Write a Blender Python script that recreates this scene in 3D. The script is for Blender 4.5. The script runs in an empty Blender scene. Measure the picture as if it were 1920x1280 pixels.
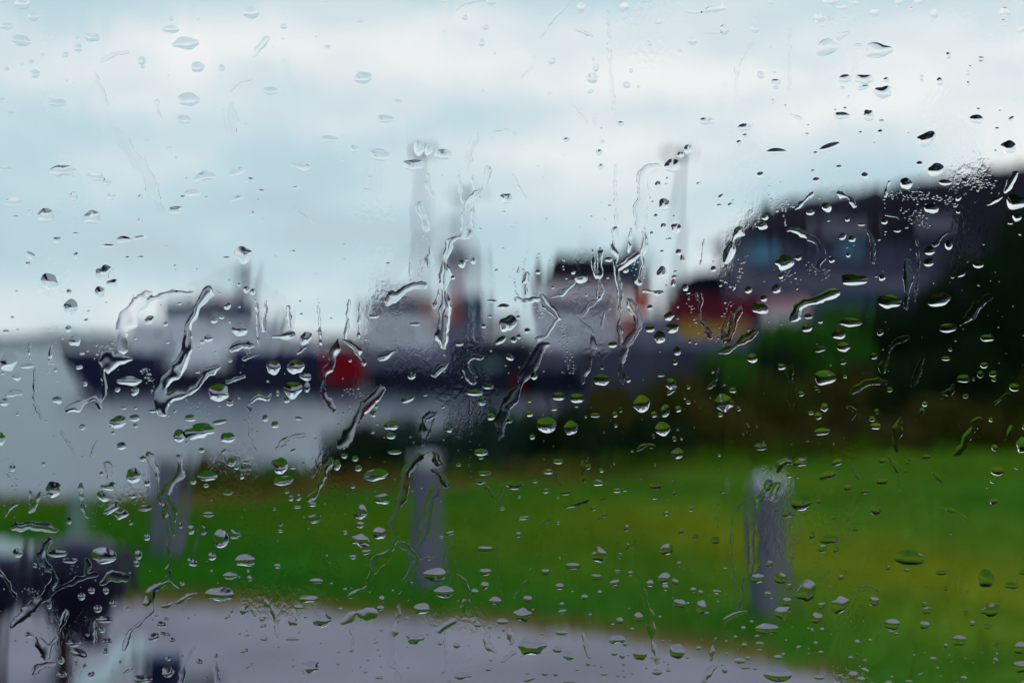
import bpy, math, random
import numpy as np
from mathutils import Vector, Matrix

random.seed(7)
rng = np.random.default_rng(7)
sc = bpy.context.scene
C = sc.collection

# ------------------------------------------------------------------ camera
EYE = 1.3                       # eye height over the footpath
F = 2667.0                      # 50 mm lens on a 36 mm gate, 1920 px wide
cam_d = bpy.data.cameras.new('camera')
cam_d.lens = 50; cam_d.sensor_width = 36
cam_d.clip_start = 0.01; cam_d.clip_end = 20000
cam_d.dof.use_dof = True
cam_d.dof.focus_distance = 0.3392
cam_d.dof.aperture_fstop = 9.9
cam = bpy.data.objects.new('camera', cam_d)
cam.location = (0, 0, EYE); cam.rotation_euler = (math.radians(90), 0, 0)
C.objects.link(cam); sc.camera = cam

# ------------------------------------------------------------------ render settings
sc.view_settings.view_transform = 'Standard'
sc.view_settings.look = 'None'
sc.view_settings.gamma = 1
sc.view_settings.use_curve_mapping = False
sc.view_settings.exposure = 0.0
sc.render.engine = 'CYCLES'
cy = sc.cycles
cy.max_bounces = 12; cy.diffuse_bounces = 3; cy.glossy_bounces = 4; cy.transmission_bounces = 12
cy.transparent_max_bounces = 8
cy.caustics_reflective = False; cy.caustics_refractive = False
cy.sample_clamp_indirect = 10
cy.use_denoising = True
try: cy.denoiser = 'OPENIMAGEDENOISE'
except Exception: pass

# ------------------------------------------------------------------ world: overcast sky
SUN_EL, SUN_ROT = math.radians(42), math.radians(88)
w = bpy.data.worlds.new('World'); sc.world = w; w.use_nodes = True
nt = w.node_tree; N = nt.nodes; L = nt.links; N.clear()
out = N.new('ShaderNodeOutputWorld')
sky = N.new('ShaderNodeTexSky'); sky.sky_type = 'NISHITA'; sky.sun_disc = False
sky.sun_elevation = SUN_EL; sky.sun_rotation = SUN_ROT
bg1 = N.new('ShaderNodeBackground'); bg1.inputs[1].default_value = 0.08
L.new(sky.outputs[0], bg1.inputs[0])
tc = N.new('ShaderNodeTexCoord')
mp = N.new('ShaderNodeMapping'); mp.inputs['Scale'].default_value = (1.0, 1.0, 3.4)
mp.inputs['Location'].default_value = (0.35, 0.2, 0.12)
L.new(tc.outputs['Generated'], mp.inputs[0])
n1 = N.new('ShaderNodeTexNoise'); n1.inputs['Scale'].default_value = 4.2; n1.inputs['Detail'].default_value = 7; n1.inputs['Roughness'].default_value = 0.55
L.new(mp.outputs[0], n1.inputs[0])
sep = N.new('ShaderNodeSeparateXYZ'); L.new(tc.outputs['Generated'], sep.inputs[0])
# elevation profile of the cloud sheet: clear-cyan strip low down, bright band, greyer deck above
rmp = N.new('ShaderNodeValToRGB'); cr = rmp.color_ramp
cr.elements[0].position = 0.0; cr.elements[0].color = (0.62,)*3 + (1,)
cr.elements[1].position = 1.0; cr.elements[1].color = (0.30,)*3 + (1,)
for p, v in ((0.05, 0.50), (0.10, 0.42), (0.14, 0.58), (0.18, 0.78), (0.215, 0.62), (0.25, 0.30), (0.4, 0.40), (0.7, 0.34)):
    e = cr.elements.new(p); e.color = (v,)*3 + (1,)
L.new(sep.outputs[2], rmp.inputs[0])
ad = N.new('ShaderNodeMath'); ad.operation = 'MULTIPLY_ADD'; ad.inputs[1].default_value = 2.3; ad.inputs[2].default_value = -1.20
L.new(n1.outputs[0], ad.inputs[0])
ad2 = N.new('ShaderNodeMath'); ad2.operation = 'ADD'
L.new(rmp.outputs[0], ad2.inputs[0]); L.new(ad.outputs[0], ad2.inputs[1])
# brighter towards the right (where the sun sits behind the deck)
ad3 = N.new('ShaderNodeMath'); ad3.operation = 'MULTIPLY_ADD'; ad3.inputs[1].default_value = 0.78
L.new(sep.outputs[0], ad3.inputs[0]); L.new(ad2.outputs[0], ad3.inputs[2])
rc = N.new('ShaderNodeValToRGB'); c2 = rc.color_ramp
c2.elements[0].position = 0.0; c2.elements[0].color = (0.49, 0.63, 0.70, 1)
c2.elements[1].position = 1.0; c2.elements[1].color = (0.95, 0.945, 0.94, 1)
for p, c in ((0.3, (0.53, 0.715, 0.785)), (0.55, (0.69, 0.80, 0.84)), (0.8, (0.88, 0.915, 0.925))):
    e = c2.elements.new(p); e.color = c + (1,)
L.new(ad3.outputs[0], rc.inputs[0])
bg2 = N.new('ShaderNodeBackground'); bg2.inputs[1].default_value = 1.06
L.new(rc.outputs[0], bg2.inputs[0])
mx = N.new('ShaderNodeMixShader'); mx.inputs[0].default_value = 0.96
L.new(bg1.outputs[0], mx.inputs[1]); L.new(bg2.outputs[0], mx.inputs[2])
L.new(mx.outputs[0], out.inputs[0])

# ------------------------------------------------------------------ sun through the overcast
sd = bpy.data.lights.new('sun', 'SUN'); sd.energy = 0.8; sd.angle = math.radians(25); sd.color = (1, 0.96, 0.9)
sun = bpy.data.objects.new('sun', sd); C.objects.link(sun)
dvec = Vector((math.sin(SUN_ROT)*math.cos(SUN_EL), math.cos(SUN_ROT)*math.cos(SUN_EL), math.sin(SUN_EL)))
sun.rotation_euler = dvec.to_track_quat('Z', 'Y').to_euler()

# ------------------------------------------------------------------ materials
def mat(name, c1, c2=None, scale=2.0, rough=0.7, bump=0.0, bscale=None, stretch=(1, 1, 1), detail=4, metallic=0.0, spec=0.1):
    m = bpy.data.materials.new(name); m.use_nodes = True
    t = m.node_tree; b = t.nodes['Principled BSDF']
    b.inputs['Roughness'].default_value = rough; b.inputs['Metallic'].default_value = metallic
    b.inputs['Specular IOR Level'].default_value = spec
    c2 = c2 or tuple(v*0.75 for v in c1)
    tcn = t.nodes.new('ShaderNodeTexCoord'); mpn = t.nodes.new('ShaderNodeMapping')
    mpn.inputs['Scale'].default_value = stretch
    t.links.new(tcn.outputs['Object'], mpn.inputs[0])
    n = t.nodes.new('ShaderNodeTexNoise'); n.inputs['Scale'].default_value = scale; n.inputs['Detail'].default_value = detail
    t.links.new(mpn.outputs[0], n.inputs[0])
    r = t.nodes.new('ShaderNodeValToRGB'); r.color_ramp.elements[0].position = 0.32; r.color_ramp.elements[1].position = 0.68
    r.color_ramp.elements[0].color = tuple(c1)+(1,); r.color_ramp.elements[1].color = tuple(c2)+(1,)
    t.links.new(n.outputs[0], r.inputs[0]); t.links.new(r.outputs[0], b.inputs['Base Color'])
    if bump:
        n2 = t.nodes.new('ShaderNodeTexNoise'); n2.inputs['Scale'].default_value = bscale or scale*4; n2.inputs['Detail'].default_value = 6
        t.links.new(mpn.outputs[0], n2.inputs[0])
        bn = t.nodes.new('ShaderNodeBump'); bn.inputs['Strength'].default_value = 1; bn.inputs['Distance'].default_value = bump
        t.links.new(n2.outputs[0], bn.inputs['Height']); t.links.new(bn.outputs[0], b.inputs['Normal'])
    return m

M = {}
M['water'] = mat('sea_water', (0.055, 0.07, 0.115), (0.075, 0.09, 0.14), 0.05, 0.32, 0.35, 0.35, (1, .5, 1), spec=0.5)
M['path'] = mat('wet_footpath', (0.225, 0.21, 0.27), (0.15, 0.14, 0.19), 1.4, 0.42, 0.004, 60)
M['ship_white'] = mat('ship_white', (0.86, 0.86, 0.92), (0.62, 0.63, 0.72), 0.25, 0.5)
M['ship_pink'] = mat('weathered_cream', (0.72, 0.64, 0.68), (0.58, 0.52, 0.58), 0.2, 0.5)
M['ship_grey'] = mat('ship_grey', (0.19, 0.20, 0.29), (0.12, 0.13, 0.20), 0.2, 0.5)
M['slate_hull'] = mat('slate_hull', (0.026, 0.034, 0.10), (0.018, 0.024, 0.075), 0.15, 0.45)
M['navy'] = mat('navy_hull', (0.006, 0.007, 0.028), (0.010, 0.012, 0.036), 0.2, 0.5, spec=0.2)
M['teal'] = mat('teal_paint', (0.05, 0.12, 0.17), (0.035, 0.08, 0.13), 0.3, 0.5)
M['blue_grey'] = mat('blue_grey_paint', (0.06, 0.09, 0.16), (0.05, 0.07, 0.12), 0.3, 0.5)
M['glass_dark'] = mat('dark_window', (0.015, 0.02, 0.04), (0.03, 0.04, 0.07), 0.5, 0.1)
M['red'] = mat('red_paint', (0.30, 0.003, 0.012), (0.20, 0.003, 0.012), 0.4, 0.5)
M['maroon'] = mat('maroon_paint', (0.16, 0.012, 0.03), (0.11, 0.008, 0.025), 0.4, 0.55)
M['orange'] = mat('orange_paint', (0.52, 0.10, 0.06), (0.40, 0.07, 0.05), 0.4, 0.5)
M['yellow'] = mat('yellow_paint', (0.70, 0.40, 0.02), (0.6, 0.30, 0.02), 0.4, 0.5)
M['white'] = mat('white_paint', (0.82, 0.80, 0.82), (0.7, 0.68, 0.72), 0.4, 0.5)
M['pink'] = mat('pink_panel', (0.6, 0.3, 0.36), (0.5, 0.25, 0.3), 0.4, 0.5)
M['mast'] = mat('galvanised_mast', (0.62, 0.68, 0.74), (0.52, 0.58, 0.64), 0.5, 0.5, metallic=0.1)
M['roof'] = mat('dark_slate_roof', (0.008, 0.006, 0.016), (0.014, 0.011, 0.024), 0.4, 0.8, stretch=(1, 1, 3), spec=0.08)
M['wall_house'] = mat('slate_rendered_wall', (0.05, 0.052, 0.10), (0.075, 0.075, 0.125), 0.25, 0.7)
M['wall_pale'] = mat('pale_wall_band', (0.16, 0.15, 0.20), (0.12, 0.115, 0.16), 0.3, 0.7)
M['blue_win'] = mat('blue_window', (0.10, 0.28, 0.42), (0.07, 0.20, 0.32), 0.6, 0.2)
M['quay'] = mat('quay_concrete', (0.05, 0.05, 0.095), (0.035, 0.035, 0.07), 0.1, 0.8, 0.02)
M['post'] = mat('weathered_post', (0.085, 0.09, 0.15), (0.15, 0.15, 0.215), 1.6, 0.45, 0.006, 26, (1, 1, .3))
M['post_cap'] = mat('post_cap_painted_sheen', (0.36, 0.39, 0.42), (0.28, 0.3, 0.34), 3, 0.35, 0.003, 30)  # paler than the shaft: the wet top's reflection painted into the colour
M['thin_post'] = mat('pale_green_post', (0.16, 0.27, 0.24), (0.12, 0.21, 0.19), 2, 0.5)
M['dark_metal'] = mat('dark_enamel', (0.008, 0.008, 0.022), (0.016, 0.014, 0.04), 3, 0.32)
M['rust'] = mat('rusty_red_post', (0.055, 0.014, 0.02), (0.03, 0.01, 0.016), 6, 0.55, 0.002, 60)
M['bench_pale'] = mat('pale_bench_slab', (0.34, 0.42, 0.47), (0.28, 0.35, 0.41), 2, 0.4, 0.003, 40)
M['interior'] = mat('dark_interior', (0.03, 0.03, 0.034), (0.022, 0.022, 0.026), 2, 0.8)
M['bark'] = mat('bark', (0.035, 0.025, 0.02), (0.02, 0.016, 0.012), 6, 0.8, 0.01, 30, (1, 1, .3))
M['shore'] = mat('far_shore', (0.10, 0.12, 0.12), (0.08, 0.10, 0.10), 0.01, 0.9)

def leafmat(name, c1, c2, c3, s):
    m = mat(name, c1, c2, s, 0.7, spec=0.08)
    t = m.node_tree; r = [n for n in t.nodes if n.type == 'VALTORGB'][0]
    e = r.color_ramp.elements.new(0.5); e.color = tuple(c3)+(1,)
    return m
M['leaf_dark'] = leafmat('leaf_dark', (0.005, 0.017, 0.005), (0.010, 0.032, 0.006), (0.006, 0.022, 0.007), 3)
M['leaf_teal'] = leafmat('leaf_blue_green', (0.010, 0.034, 0.030), (0.018, 0.052, 0.030), (0.012, 0.04, 0.03), 2)
M['leaf_mid'] = leafmat('leaf_mid', (0.028, 0.12, 0.006), (0.045, 0.16, 0.008), (0.02, 0.09, 0.008), 2)
M['leaf_olive'] = leafmat('leaf_olive', (0.035, 0.062, 0.003), (0.065, 0.085, 0.004), (0.05, 0.036, 0.006), 2)
M['leaf_brown'] = leafmat('leaf_brown', (0.034, 0.040, 0.004), (0.022, 0.045, 0.004), (0.05, 0.036, 0.006), 2)

def groundmat(name, ramps, bump):
    """grass / soil colours picked by the 'zone' attribute (0 lawn, 1 bare brown edge, 2 rough bank)"""
    m = bpy.data.materials.new(name); m.use_nodes = True
    t = m.node_tree; b = t.nodes['Principled BSDF']; b.inputs['Roughness'].default_value = 0.75; b.inputs['Specular IOR Level'].default_value = 0.04
    tcn = t.nodes.new('ShaderNodeTexCoord')
    def noise(sx, sy, scale, det=4):
        mpn = t.nodes.new('ShaderNodeMapping'); mpn.inputs['Scale'].default_value = (sx, sy, 1)
        t.links.new(tcn.outputs['Object'], mpn.inputs[0])
        n = t.nodes.new('ShaderNodeTexNoise'); n.inputs['Scale'].default_value = scale; n.inputs['Detail'].default_value = det
        t.links.new(mpn.outputs[0], n.inputs[0]); return n.outputs[0]
    def ramp(f, stops):
        r = t.nodes.new('ShaderNodeValToRGB')
        r.color_ramp.elements[0].position = stops[0][0]; r.color_ramp.elements[0].color = stops[0][1]+(1,)
        r.color_ramp.elements[1].position = stops[-1][0]; r.color_ramp.elements[1].color = stops[-1][1]+(1,)
        for p, c in stops[1:-1]:
            e = r.color_ramp.elements.new(p); e.color = c+(1,)
        t.links.new(f, r.inputs[0]); return r.outputs[0]
    def mix(f, a, bb):
        x = t.nodes.new('ShaderNodeMix'); x.data_type = 'RGBA'
        t.links.new(f, x.inputs[0]); t.links.new(a, x.inputs[6]); t.links.new(bb, x.inputs[7]); return x.outputs[2]
    at = t.nodes.new('ShaderNodeAttribute'); at.attribute_name = 'zone'
    sp = t.nodes.new('ShaderNodeSeparateXYZ'); t.links.new(at.outputs['Vector'], sp.inputs[0])
    fine = noise(1, 1, 1.7, 9)
    g = ramp(fine, ramps['green']); y = ramp(fine, ramps['yellow']); br = ramp(fine, ramps['brown']); ro = ramp(noise(1, 1, 0.8), ramps['rough'])
    c = mix(sp.outputs[2], g, y); c = mix(sp.outputs[1], c, ro); c = mix(sp.outputs[0], c, br)
    t.links.new(c, b.inputs['Base Color'])
    if bump:
        bn = t.nodes.new('ShaderNodeBump'); bn.inputs['Strength'].default_value = 1; bn.inputs['Distance'].default_value = bump
        t.links.new(noise(1, 1, 30), bn.inputs['Height']); t.links.new(bn.outputs[0], b.inputs['Normal'])
    return m
RG = dict(green=[(0.3, (0.012, 0.120, 0.006)), (0.5, (0.022, 0.15, 0.006)), (0.7, (0.036, 0.165, 0.005))],
          yellow=[(0.3, (0.13, 0.185, 0.002)), (0.5, (0.175, 0.21, 0.002)), (0.7, (0.23, 0.22, 0.003))],
          brown=[(0.3, (0.12, 0.060, 0.022)), (0.5, (0.18, 0.080, 0.032)), (0.7, (0.13, 0.085, 0.02))],
          rough=[(0.3, (0.010, 0.03, 0.003)), (0.42, (0.025, 0.055, 0.003)), (0.55, (0.055, 0.07, 0.004)), (0.7, (0.02, 0.025, 0.004))])
M['ground'] = groundmat('grassy_ground', RG, 0.02)
M['blades'] = groundmat('grass_blades', RG, 0)

def glassmat(name, ior, film=False):
    m = bpy.data.materials.new(name); m.use_nodes = True
    t = m.node_tree; t.nodes.clear()
    o = t.nodes.new('ShaderNodeOutputMaterial'); g = t.nodes.new('ShaderNodeBsdfGlass')
    g.inputs['Roughness'].default_value = 0.0; g.inputs['IOR'].default_value = ior; g.inputs['Color'].default_value = (1, 1, 1, 1)
    t.links.new(g.outputs[0], o.inputs[0])
    if film:   # thin running film of rain: vertical streaks, soft waves and patches of fine ripple
        tcn = t.nodes.new('ShaderNodeTexCoord')
        def noise(sx, sz, scale, det, dist=0.0, off=0):
            mpn = t.nodes.new('ShaderNodeMapping'); mpn.inputs['Scale'].default_value = (sx, 0.0, sz); mpn.inputs['Location'].default_value = (off, off, 0)
            t.links.new(tcn.outputs['Object'], mpn.inputs[0])
            n = t.nodes.new('ShaderNodeTexNoise'); n.inputs['Scale'].default_value = scale; n.inputs['Detail'].default_value = det
            n.inputs['Distortion'].default_value = dist
            t.links.new(mpn.outputs[0], n.inputs[0]); return n.outputs[0]
        def mul(a, k, b2=None):
            x = t.nodes.new('ShaderNodeMath'); x.operation = 'MULTIPLY'; t.links.new(a, x.inputs[0])
            if b2 is None: x.inputs[1].default_value = k
            else: t.links.new(b2, x.inputs[1])
            return x.outputs[0]
        def add(a, b2):
            x = t.nodes.new('ShaderNodeMath'); x.operation = 'ADD'; t.links.new(a, x.inputs[0]); t.links.new(b2, x.inputs[1]); return x.outputs[0]
        def band(a, lo, hi):
            x = t.nodes.new('ShaderNodeMapRange'); x.inputs[1].default_value = lo; x.inputs[2].default_value = hi; x.interpolation_type = 'SMOOTHSTEP'
            t.links.new(a, x.inputs[0]); return x.outputs[0]
        streak = mul(noise(1, 0.10, 170, 2, 0.3), FILM['streak'])
        broad = mul(noise(1, 0.30, 55, 2, 0.8, 3), FILM['broad'])
        mask = band(noise(1, 0.45, 42, 2, 0.0, 7), 0.54, 0.66)
        ripple = mul(mul(noise(1, 0.7, 900, 2, 0.5, 11), FILM['ripple']), 1, mask)
        h = add(add(streak, broad), ripple)
        bn = t.nodes.new('ShaderNodeBump'); bn.inputs['Strength'].default_value = 1; bn.inputs['Distance'].default_value = 1.0
        t.links.new(h, bn.inputs['Height']); t.links.new(bn.outputs[0], g.inputs['Normal'])
    return m
FILM = dict(streak=0.000011, broad=0.00018, ripple=0.00003)
M['pane'] = glassmat('window_glass', 1.5)
M['film'] = glassmat('wet_window_glass', 1.5, True)
M['rain'] = glassmat('rain_water', 1.333)

# ------------------------------------------------------------------ builders
class MB:
    def __init__(s): s.v = []; s.f = []
    def add(s, vs, fs):
        k = len(s.v); s.v += [tuple(v) for v in vs]; s.f += [tuple(i+k for i in f) for f in fs]; return s
    def box(s, x0, x1, y0, y1, z0, z1):
        return s.add([(x0,y0,z0),(x1,y0,z0),(x1,y1,z0),(x0,y1,z0),(x0,y0,z1),(x1,y0,z1),(x1,y1,z1),(x0,y1,z1)],
                     [(0,3,2,1),(4,5,6,7),(0,1,5,4),(1,2,6,5),(2,3,7,6),(3,0,4,7)])
    def prism(s, base, top):      # two rings of equal count, ccw seen from above
        n = len(base)
        return s.add(list(base)+list(top), [tuple(range(n-1, -1, -1)), tuple(range(n, 2*n))]+[(i, (i+1) % n, n+(i+1) % n, n+i) for i in range(n)])
    def tube(s, a, b, r0, r1=None, n=12):
        r1 = r0 if r1 is None else r1
        a = Vector(a); b = Vector(b); d = (b-a).normalized()
        u = d.orthogonal().normalized(); w_ = d.cross(u)
        r = lambda c, q: [c+(u*math.cos(2*math.pi*i/n)+w_*math.sin(2*math.pi*i/n))*q for i in range(n)]
        return s.prism(r(a, r0), r(b, r1))
    def lathe(s, c, prof, n=20, axis='z'):
        vs = []; fs = []
        for r, h in prof:
            for i in range(n):
                t = 2*math.pi*i/n; p = (r*math.cos(t), r*math.sin(t), h)
                if axis == 'y': p = (p[0], p[2], -p[1])
                if axis == 'x': p = (p[2], p[1], -p[0])
                vs.append((c[0]+p[0], c[1]+p[1], c[2]+p[2]))
        for j in range(len(prof)-1):
            for i in range(n):
                fs.append((j*n+i, j*n+(i+1) % n, (j+1)*n+(i+1) % n, (j+1)*n+i))
        fs.append(tuple(range(n-1, -1, -1))); fs.append(tuple((len(prof)-1)*n+i for i in range(n)))
        return s.add(vs, fs)
ORG = {}
def tag(o, label=None, cat=None, group=None, kind=None):
    if label: o['label'] = label
    if cat: o['category'] = cat
    if group: o['group'] = group
    if kind: o['kind'] = kind
    return o
def thing(name, loc, label, cat, group=None):
    o = bpy.data.objects.new(name, None); o.empty_display_size = 0.1; C.objects.link(o); o.location = loc
    ORG[o.name] = Vector(loc); return tag(o, label, cat, group)
def obj(name, mb, m, parent=None, loc=None, smooth=False):
    """links the builder's (world) geometry as one mesh object"""
    og = ORG[parent.name] if parent else Vector(loc or (0, 0, 0))
    me = bpy.data.meshes.new(name)
    me.from_pydata([(v[0]-og.x, v[1]-og.y, v[2]-og.z) for v in mb.v], [], mb.f); me.update()
    if smooth: me.polygons.foreach_set('use_smooth', [True]*len(me.polygons))
    me.materials.append(m)
    o = bpy.data.objects.new(name, me); C.objects.link(o)
    if parent: o.parent = parent
    else: o.location = og
    ORG[o.name] = og
    return o
def npmesh(name, V, Fq, m, smooth=True):
    me = bpy.data.meshes.new(name); V = np.asarray(V, np.float32); Fq = np.asarray(Fq, np.int32)
    k = Fq.shape[1]
    me.vertices.add(len(V)); me.vertices.foreach_set('co', V.ravel())
    me.loops.add(Fq.size); me.loops.foreach_set('vertex_index', Fq.ravel())
    me.polygons.add(len(Fq)); me.polygons.foreach_set('loop_start', np.arange(0, Fq.size, k, dtype=np.int32))
    me.polygons.foreach_set('loop_total', np.full(len(Fq), k, np.int32))
    me.polygons.foreach_set('use_smooth', np.full(len(Fq), smooth))
    me.update(calc_edges=True); me.validate(); me.materials.append(m); return me
def at(x, y, d): return Vector(((x-960)/F*d, d, EYE-(y-640)/F*d))
def sstep(t): t = np.clip(t, 0, 1); return t*t*(3-2*t)

# ------------------------------------------------------------------ the ground, path and water
SEA = -6.7
def path_edge(X): return np.interp(X, [-14, -6, -1.7, -.15, .54, 1.15, 1.4, 2, 4, 14], [8.0, 7.4, 7.0, 6.5, 6.1, 5.6, 4.9, 3.8, 2.2, 1.0])
def crest(X): return np.interp(X, [-40, -4.2, -1.67, .2, 1.84, 6.2, 40], [9.5, 11.5, 12.4, 13.4, 14.6, 17.5, 24])
def height(X, Y):
    e = crest(X)
    drop = -9.5*sstep((Y-e)/15)
    hill = 1.5*sstep((Y-e-0.3)/14)*(0.15+0.85*sstep((X-1)/7))
    w_ = sstep((X+0.8)/5.0)
    hill = hill*(1-sstep((Y-24)/12)); far = -9*sstep((Y-26)/30)
    return (1-w_)*drop+w_*(hill+far)
gx = np.concatenate([np.arange(-60, -12, 1.2), np.arange(-12, 16, 0.22), np.arange(16, 90, 1.2)])
gy = np.concatenate([np.arange(-12, 3, 1.0), np.arange(3, 34, 0.22), np.arange(34, 110, 1.2)])
GX, GY = np.meshgrid(gx, gy)
def bumps(X, Y): return 0.03*np.sin(X*1.3+Y*.7)*np.sin(Y*1.1-X*.4)+0.012*np.sin(X*4.1)*np.sin(Y*3.7)
GZ = height(GX, GY)+bumps(GX, GY)*sstep((GY-path_edge(GX)-.2)/1.0)
def zones(X, Y):
    pe = path_edge(X); ce = crest(X)
    wob = 0.10*np.sin(X*3.1)+0.06*np.sin(X*7.7+1)
    z0 = 0.95*np.exp(-((Y-pe-0.12-wob*.6)/0.22)**2)+np.interp(X, [-2, 0.5, 2.2], [.9, .75, .12])*np.exp(-((Y-ce-.0-wob*2)/0.5)**2)
    z1 = sstep((Y-ce-.1)/np.interp(X, [-1, 3], [.7, 2.4]))
    z2 = np.exp(-((Y-(pe+(ce-pe)*np.interp(X, [-4, 0, 3], [.8, .5, .36])))/((ce-pe)*.26))**2)*np.interp(X, [-5, -2, 0, 1.5, 3, 4.2], [.22, .22, .60, 1.0, .85, .45])
    z2 = np.clip(z2+np.interp(X, [0, 2.5], [0, .35])*sstep((Y-ce+5)/3), 0, 1)
    z2 = z2*(0.8+0.2*np.sin(X*2.3+Y*1.1))
    return np.stack([np.clip(z0, 0, 1), z1, z2], -1)
nx, ny = len(gx), len(gy)
V = np.stack([GX, GY, GZ], -1).reshape(-1, 3)
i = np.arange((ny-1)*nx).reshape(ny-1, nx)[:, :-1].ravel()
me = npmesh('ground', V, np.stack([i, i+1, i+nx+1, i+nx], -1), M['ground'])
at_ = me.attributes.new('zone', 'FLOAT_VECTOR', 'POINT'); at_.data.foreach_set('vector', zones(GX, GY).reshape(-1, 3).astype(np.float32).ravel())
o = bpy.data.objects.new('ground', me); C.objects.link(o); tag(o, 'grassed harbour bank with brown bare edges', kind='structure')

px = np.arange(-14, 14, 0.2)
pv = [(x, -9.0, 0.012) for x in px]+[(x, float(path_edge(x)+0.03*math.sin(x*5)), 0.012) for x in px]
n_ = len(px)
mb = MB(); mb.add(pv, [(k, k+1, n_+k+1, n_+k) for k in range(n_-1)])
mb.add([(x, float(path_edge(x)+0.03*math.sin(x*5)), 0.012) for x in px]+[(x, float(path_edge(x)+0.03*math.sin(x*5)), -0.05) for x in px], [(k+1, k, n_+k, n_+k+1) for k in range(n_-1)])
tag(obj('footpath', mb, M['path']), 'wet grey footpath', kind='structure')

mb = MB(); S = 9000
xs = [-S, -800, -200, 0, 200, 800, S]; ys = [6, 200, 800, S]
vs = [(x, y, SEA) for y in ys for x in xs]; nxx = len(xs)
mb.add(vs, [(j*nxx+i, j*nxx+i+1, (j+1)*nxx+i+1, (j+1)*nxx+i) for j in range(len(ys)-1) for i in range(nxx-1)])
tag(obj('sea', mb, M['water']), 'flat grey harbour water', kind='structure')
mb = MB(); pr = [(-2600, 0), (-2300, 14), (-1900, 26), (-1500, 20), (-1150, 30), (-800, 18), (-300, 24), (300, 16), (900, 22), (2200, 30), (2600, 0)]
fr = [(x, 3600, SEA-1) for x, h in pr]; tp = [(x, 3750, SEA+h) for x, h in pr]; bk = [(x, 4100, SEA-1) for x, h in pr]
k = len(pr); mb.add(fr+tp+bk, [(i, i+1, k+i+1, k+i) for i in range(k-1)]+[(k+i, k+i+1, 2*k+i+1, 2*k+i) for i in range(k-1)])
tag(obj('far_hills', mb, M['shore']), 'low hazy shore across the water', kind='structure')
# quay the vessels lie against, on the right
q = MB(); q.box(10, 160, 92, 300, SEA-2, 0.9); q.box(-2, 9.99, 222, 300, SEA-2, 0.2)
tag(obj('quay', q, M['quay']), 'dark concrete quay', kind='structure')

# ------------------------------------------------------------------ grass blades on the lawn
def blades(n, ylo, yhi, hh, ww):
    X = rng.uniform(-8, 14, n); pe = path_edge(X); ce = crest(X)+.5
    Y = pe+(ce-pe)*rng.uniform(ylo, yhi, n)
    keep = (np.abs(X) < Y*0.42+.5) | ((X > 0) & (X < Y*.75+1))
    X, Y = X[keep], Y[keep]; n = len(X)
    Z = height(X, Y)+bumps(X, Y)*sstep((Y-path_edge(X)-.2)/1.0)-0.004
    a = rng.uniform(0, 2*np.pi, n); h = hh*rng.uniform(.5, 1.3, n); lean = rng.normal(0, .35, (n, 2))*h[:, None]
    zz = zones(X, Y); h = h*(1-.5*zz[:, 0])
    dx, dy = np.cos(a)*ww/2, np.sin(a)*ww/2
    V = np.empty((n, 3, 3)); V[:, 0] = np.stack([X-dx, Y-dy, Z], -1); V[:, 1] = np.stack([X+dx, Y+dy, Z], -1)
    V[:, 2] = np.stack([X+lean[:, 0], Y+lean[:, 1], Z+h], -1)
    return V.reshape(-1, 3), np.repeat(zz, 3, 0)
V, Zz = blades(150000, 0.02, 1.0, 0.055, 0.012)
me = npmesh('lawn_grass', V, np.arange(len(V)).reshape(-1, 3), M['blades'], False)
a_ = me.attributes.new('zone', 'FLOAT_VECTOR', 'POINT'); a_.data.foreach_set('vector', Zz.astype(np.float32).ravel())
o = bpy.data.objects.new('lawn_grass', me); C.objects.link(o); tag(o, 'short green and yellowish lawn grass', 'grass', kind='stuff')

X = rng.uniform(-3, 11, 60000); e_ = crest(X); Y = e_+rng.uniform(.2, 9, len(X))
kp = (np.abs(X) < Y*0.42+.8) & (height(X, Y) > -1.2); X, Y = X[kp], Y[kp]; n = len(X)
Z = height(X, Y)+bumps(X, Y)-.01; hgt = .17*rng.uniform(.4, 1.4, n); ln_ = rng.normal(0, .45, (n, 2))*hgt[:, None]; an = rng.uniform(0, 6.28, n); ww_ = .02
V = np.stack([np.stack([X-np.cos(an)*ww_, Y-np.sin(an)*ww_, Z], -1), np.stack([X+np.cos(an)*ww_, Y+np.sin(an)*ww_, Z], -1), np.stack([X+ln_[:, 0], Y+ln_[:, 1], Z+hgt], -1)], 1).reshape(-1, 3)
me = npmesh('rough_grass', V, np.arange(len(V)).reshape(-1, 3), M['blades'], False)
a_ = me.attributes.new('zone', 'FLOAT_VECTOR', 'POINT'); a_.data.foreach_set('vector', np.repeat(zones(X, Y), 3, 0).astype(np.float32).ravel())
o = bpy.data.objects.new('rough_grass', me); C.objects.link(o); tag(o, 'long olive and brown grass between the bushes on the bank', 'grass', kind='stuff')

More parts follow.
